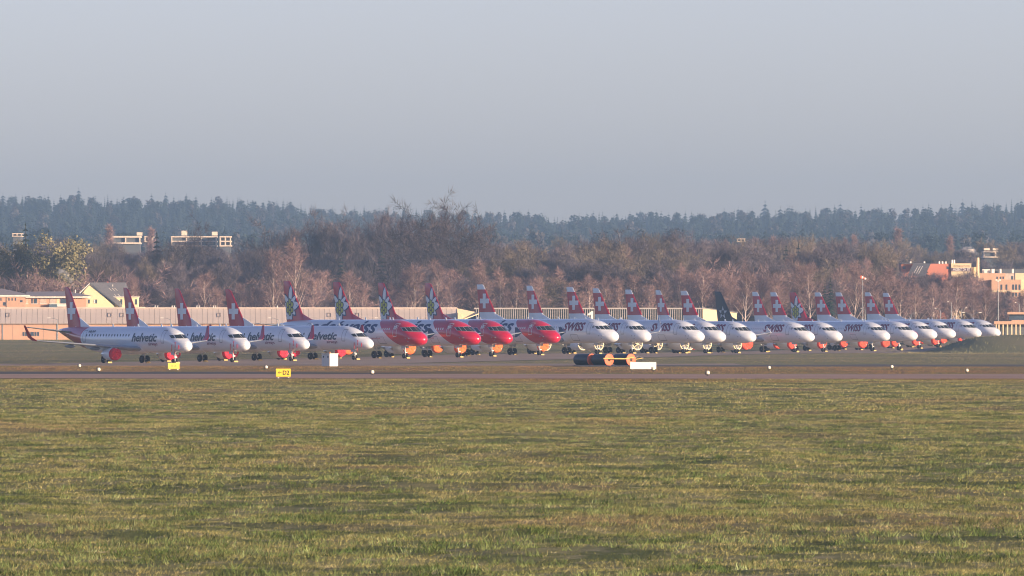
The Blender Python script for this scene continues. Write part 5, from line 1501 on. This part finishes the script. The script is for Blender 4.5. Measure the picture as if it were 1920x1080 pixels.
# ------------------------------------------------------------------ far wooded hill
def instancer(name, pts, scales, rots, meshes, label, kind_label):
    src = bpy.data.collections.new(name + '_source')
    for i, (m, mm) in enumerate(meshes):
        o = bpy.data.objects.new(name + '_shape', m); src.objects.link(o)
    me = bpy.data.meshes.new(name); me.vertices.add(len(pts)); me.vertices.foreach_set('co', np.asarray(pts, np.float32).ravel())
    for nm, dat in (('size', scales), ('turn', rots)):
        a = me.attributes.new(nm, 'FLOAT', 'POINT'); a.data.foreach_set('value', np.asarray(dat, np.float32))
    o = obj(name, me); tag(o, label, kind_label, kind='stuff')
    ng = bpy.data.node_groups.new(name + '_scatter', 'GeometryNodeTree')
    ng.interface.new_socket('Geometry', in_out='INPUT', socket_type='NodeSocketGeometry'); ng.interface.new_socket('Geometry', in_out='OUTPUT', socket_type='NodeSocketGeometry')
    N = ng.nodes; L = ng.links
    gi = N.new('NodeGroupInput'); go = N.new('NodeGroupOutput'); ip = N.new('GeometryNodeInstanceOnPoints'); ci = N.new('GeometryNodeCollectionInfo')
    ci.inputs['Collection'].default_value = src; ci.inputs['Separate Children'].default_value = True; ci.inputs['Reset Children'].default_value = True
    ip.inputs['Pick Instance'].default_value = True
    sc = N.new('GeometryNodeInputNamedAttribute'); sc.data_type = 'FLOAT'; sc.inputs['Name'].default_value = 'size'
    tn = N.new('GeometryNodeInputNamedAttribute'); tn.data_type = 'FLOAT'; tn.inputs['Name'].default_value = 'turn'
    cx = N.new('ShaderNodeCombineXYZ'); L.new(tn.outputs['Attribute'], cx.inputs['Z'])
    ri = N.new('FunctionNodeRandomValue'); ri.data_type = 'INT'; ri.inputs['Min'].default_value = 0
    for s_ in ri.inputs:
        if s_.name == 'Max' and s_.type == 'INT': s_.default_value = len(meshes) - 1
        if s_.name == 'Min' and s_.type == 'INT': s_.default_value = 0
    L.new(gi.outputs[0], ip.inputs['Points']); L.new(ci.outputs[0], ip.inputs['Instance']); L.new(sc.outputs['Attribute'], ip.inputs['Scale'])
    L.new([q for q in ri.outputs if q.type == 'INT'][0], ip.inputs['Instance Index'])
    try: L.new(cx.outputs[0], ip.inputs['Rotation'])
    except Exception: pass
    L.new(ip.outputs[0], go.inputs[0])
    md = o.modifiers.new('scatter', 'NODES'); md.node_group = ng
    return o

far_con = []
for s in range(7):
    tr, cr = conifer(80 + s, (15, 14, 17, 14, 13, 16, 14)[s], 9, (.17, .24, .15, .2, .27, .19, .23)[s], .04, (1.1, .9, 1.2, .9, .8, 1.1, .9)[s], (.7, .5, .8, .6, .4, .7, .5)[s])
    far_con.append((cr.mesh('far_conifer', M_needle2), None))
def round_far(seed):
    R = np.random.default_rng(seed); g = TreeGeo(); n = 420
    u = R.normal(0, 1, (n, 3)); u /= np.linalg.norm(u, axis=1)[:, None]
    c = R.normal(0, 1, (12, 3)); c /= np.linalg.norm(c, axis=1)[:, None]; c *= (.5 + .5 * R.random((12, 1)))
    p = c[R.integers(0, 12, n)] * np.array([.13, .13, .30]) + u * (.10 * R.random((n, 1)) ** .4) + np.array([0, 0, .58])
    a = R.normal(0, 1, (n, 3)); a /= np.linalg.norm(a, axis=1)[:, None]; b = np.cross(a, u); q = .035 * (.6 + .8 * R.random((n, 1)))
    V = np.stack([p - a * q, p + a * q, p + b * q * 1.6], 1).reshape(-1, 3); V[:, 2] = np.clip(V[:, 2], -.02, 1.02)
    g.tris(V, np.repeat(.7 + .6 * R.random((n, 1)), 3, 0))
    g.tube([(0, 0, -.02), (0, 0, .4), (0, 0, .7)], [.02, .015, .005], 4, .8)
    return g
M_farleaf = tint_mat('far_crown', (0.062, 0.058, 0.060))
far_round = [(round_far(90 + i).mesh('far_crown', M_needle2 if i % 3 else M_farleaf), None) for i in range(5)]
far_bare = [(KIND['maple'][0][1], None), (KIND['ochre'][0][1], None)]
pts = []; scs = []; rts = []
for k in range(5200):
    D = 5500 + 4200 * nrg.random() ** .75; x = PX(-80 + 2080 * nrg.random(), D)
    pts.append((x, D, float(gz(x, D)) - .4)); scs.append(16 + 12 * nrg.random() ** 1.5); rts.append(6.28 * nrg.random())
instancer('far_forest', pts, scs, rts, far_con + far_round, 'hazy blue forest covering the far hill slope', 'forest')
pts = []; scs = []; rts = []
for k in range(420):
    D = 3420 + 900 * nrg.random(); x = PX(-80 + 2080 * nrg.random(), D)
    pts.append((x, D, float(gz(x, D)) - .4)); scs.append((11 + 8 * nrg.random()) * (.8 if D < 5200 else 1)); rts.append(6.28 * nrg.random())
instancer('valley_wood', pts, scs, rts, far_bare * 2 + [(KIND['birch'][1][1], None), (KIND['maple'][2][1], None), far_con[0]], 'hazy mixed wood on the slope below the far hill', 'wood')
# skyline conifers one can count
px = -20.; k = 0
while px < 1945:
    D = HILL_D + nrg.uniform(-80, 80); x = PX(px, D); z = float(gz(x, D)) - .4
    h = PZ(float(crest_row(px)), D) - z + nrg.normal(-2, 4.5) + 14.0 * (float(vnoise(np.array(px / 45.), np.array(3.3))) - .5)
    if 1040 < px < 1056: h *= .7
    if nrg.random() < .08: h *= .72
    sk_ = (far_con + far_round[:4] + far_con[1:5:3])[int(nrg.integers(0, 13))]; o = obj('skyline_tree', sk_[0]); o.location = (x, D, z); o.scale = (h * nrg.uniform(.85, 1.25),) * 2 + (h,); o.rotation_euler = (0, 0, nrg.random() * 6.28)
    tag(o, 'tree standing out on the skyline of the far hill', 'tree', 'trees on the far skyline'); k += 1
    px += nrg.uniform(5, 15)

# far buildings on the slope
M_farwall = mat('far_white_wall', (0.72, 0.60, 0.46), 0.8, var=.05)
def flats(x0p, x1p, ytop, ybot, D, floors, label, towers=(), name='hillside_flats'):
    x0, x1 = PX(x0p, D), PX(x1p, D); zb = PZ(ybot, D); zt = PZ(ytop, D); w = x1 - x0; h = zt - zb
    g = float(gz((x0 + x1) / 2, D)); r = empty(name, (x0, D, min(g, zb))); tag(r, label, 'building', 'far buildings on the slope')
    b = zb - min(g, zb)
    MB().box(0, w, .6, 14, -2, b + h).build('wall', M_greydk, r)
    fh = h / floors
    for f in range(floors + 1):
        MB().box(-.3, w + .3, -.8 + .02 * f, 14.2, b + f * fh - min(.5, fh * .13), b + f * fh + min(.5, fh * .13)).build('balcony_band', M_farwall, r)
    n = max(2, int(w / 5))
    for k in range(n + 1): MB().box(w * k / n - .22, w * k / n + .22, -.5, .58, b + .3, b + h - .3).build('partition', M_farwall, r)
    for (p, dy) in towers: MB().box(PX(p, D) - x0 - 1.1, PX(p, D) - x0 + 1.1, 3, 6, b + h + .56, b + h + .56 + dy / F * D).build('lift_tower', M_farwall, r)
flats(209, 262, 444, 456, 4600, 1, 'single-storey far white flats partly screened by bare branches', ((261, 6),))
flats(272, 286, 444, 453, 4620, 1, 'short far white flats wedged beside the lone evergreen')
flats(322, 405, 444, 461, 4560, 2, 'longest far white flats behind the spreading oak', ((345, 9), (402, 7)))
flats(413, 432, 444, 461, 4550, 2, 'narrow far white flats at the end of the longest block')
flats(1383, 1396, 448, 453, 4500, 1, 'tiny far white house over the purple wood')
flats(1845, 1888, 472, 482, 4200, 1, 'far cream flats over the factory roofs', ((1851, 4), (1868, 4)))
flats(1792, 1820, 476, 481, 4250, 1, 'far low cream terrace behind the name board', ((1822, 6),))
flats(1890, 1918, 482, 488, 4230, 1, 'far ruddy terrace adjoining the cream flats over the factory')
flats(24, 40, 438, 443, 4550, 1, 'far pale houses next to the dark pointed spruce')
flats(1658, 1677, 506, 512, 3400, 1, 'low ruddy roof line by the rust-coloured trees')

# smoke from the chimneys
def plume(name, px, py, D, ex, ey, r0, r1, dens, label):
    m = bpy.data.materials.new('chimney_smoke'); m.use_nodes = True; N = m.node_tree.nodes; L = m.node_tree.links
    N.remove(N['Principled BSDF']); v = N.new('ShaderNodeVolumePrincipled'); L.new(v.outputs[0], N['Material Output'].inputs['Volume'])
    v.inputs['Color'].default_value = (.9, .92, .95, 1)
    tc = N.new('ShaderNodeTexCoord'); no = N.new('ShaderNodeTexNoise'); no.inputs['Scale'].default_value = .9; no.inputs['Detail'].default_value = 3
    L.new(tc.outputs['Object'], no.inputs['Vector'])
    mr = N.new('ShaderNodeMapRange'); mr.inputs['From Min'].default_value = .42; mr.inputs['From Max'].default_value = .72; mr.inputs['To Max'].default_value = dens
    L.new(no.outputs['Fac'], mr.inputs[0]); L.new(mr.outputs[0], v.inputs['Density'])
    V = []; Fs = []; n = 12; k = 9; x0, z0 = PX(px, D), PZ(py, D); x1, z1 = PX(ex, D), PZ(ey, D)
    for i in range(k):
        t = i / (k - 1); c = Vector(((x1-x0) * t ** 1.5, .6 * t, (z1-z0) * t ** .85)); r = (r0 + (r1 - r0) * t) * (1 if 0 < i < k-1 else .3)
        for j in range(n):
            a = 2*math.pi*j/n; V.append((c.x + r*math.cos(a)*(1 + .2*math.sin(3*a + i)), c.y + r*math.sin(a), c.z + .3*r*math.cos(a)))
    for i in range(k - 1):
        for j in range(n): Fs.append((i*n+j, i*n+(j+1) % n, (i+1)*n+(j+1) % n, (i+1)*n+j))
    Fs += [tuple(reversed(range(n))), tuple((k-1)*n + j for j in range(n))]
    o = obj(name, new_mesh(name, V, Fs, m)); o.location = (x0, D, z0); return tag(o, label, 'smoke', kind='stuff')
plume('smoke', 139.5, 542, AD + 4.6, 108, 504, .22, 1.3, .8, 'thin white smoke drifting off the terrace block chimney')
plume('smoke', 1833, 482, BD + .8, 1808, 463, .35, 1.8, .6, 'thin white smoke drifting off the factory chimney stack')

# ------------------------------------------------------------------ air
hz = bpy.data.materials.new('haze_air'); hz.use_nodes = True; N = hz.node_tree.nodes
N.remove(N['Principled BSDF']); v = N.new('ShaderNodeVolumePrincipled'); hz.node_tree.links.new(v.outputs[0], N['Material Output'].inputs['Volume'])
v.inputs['Color'].default_value = (0.50, 0.76, 1.0, 1); v.inputs['Density'].default_value = 0.000086; v.inputs['Anisotropy'].default_value = 0.35
hb = MB().box(-1500, 1500, -420, 12600, -3, 172).build('haze', hz)
tag(hb, 'thin blue morning haze over the airfield and hill', 'haze', kind='stuff')
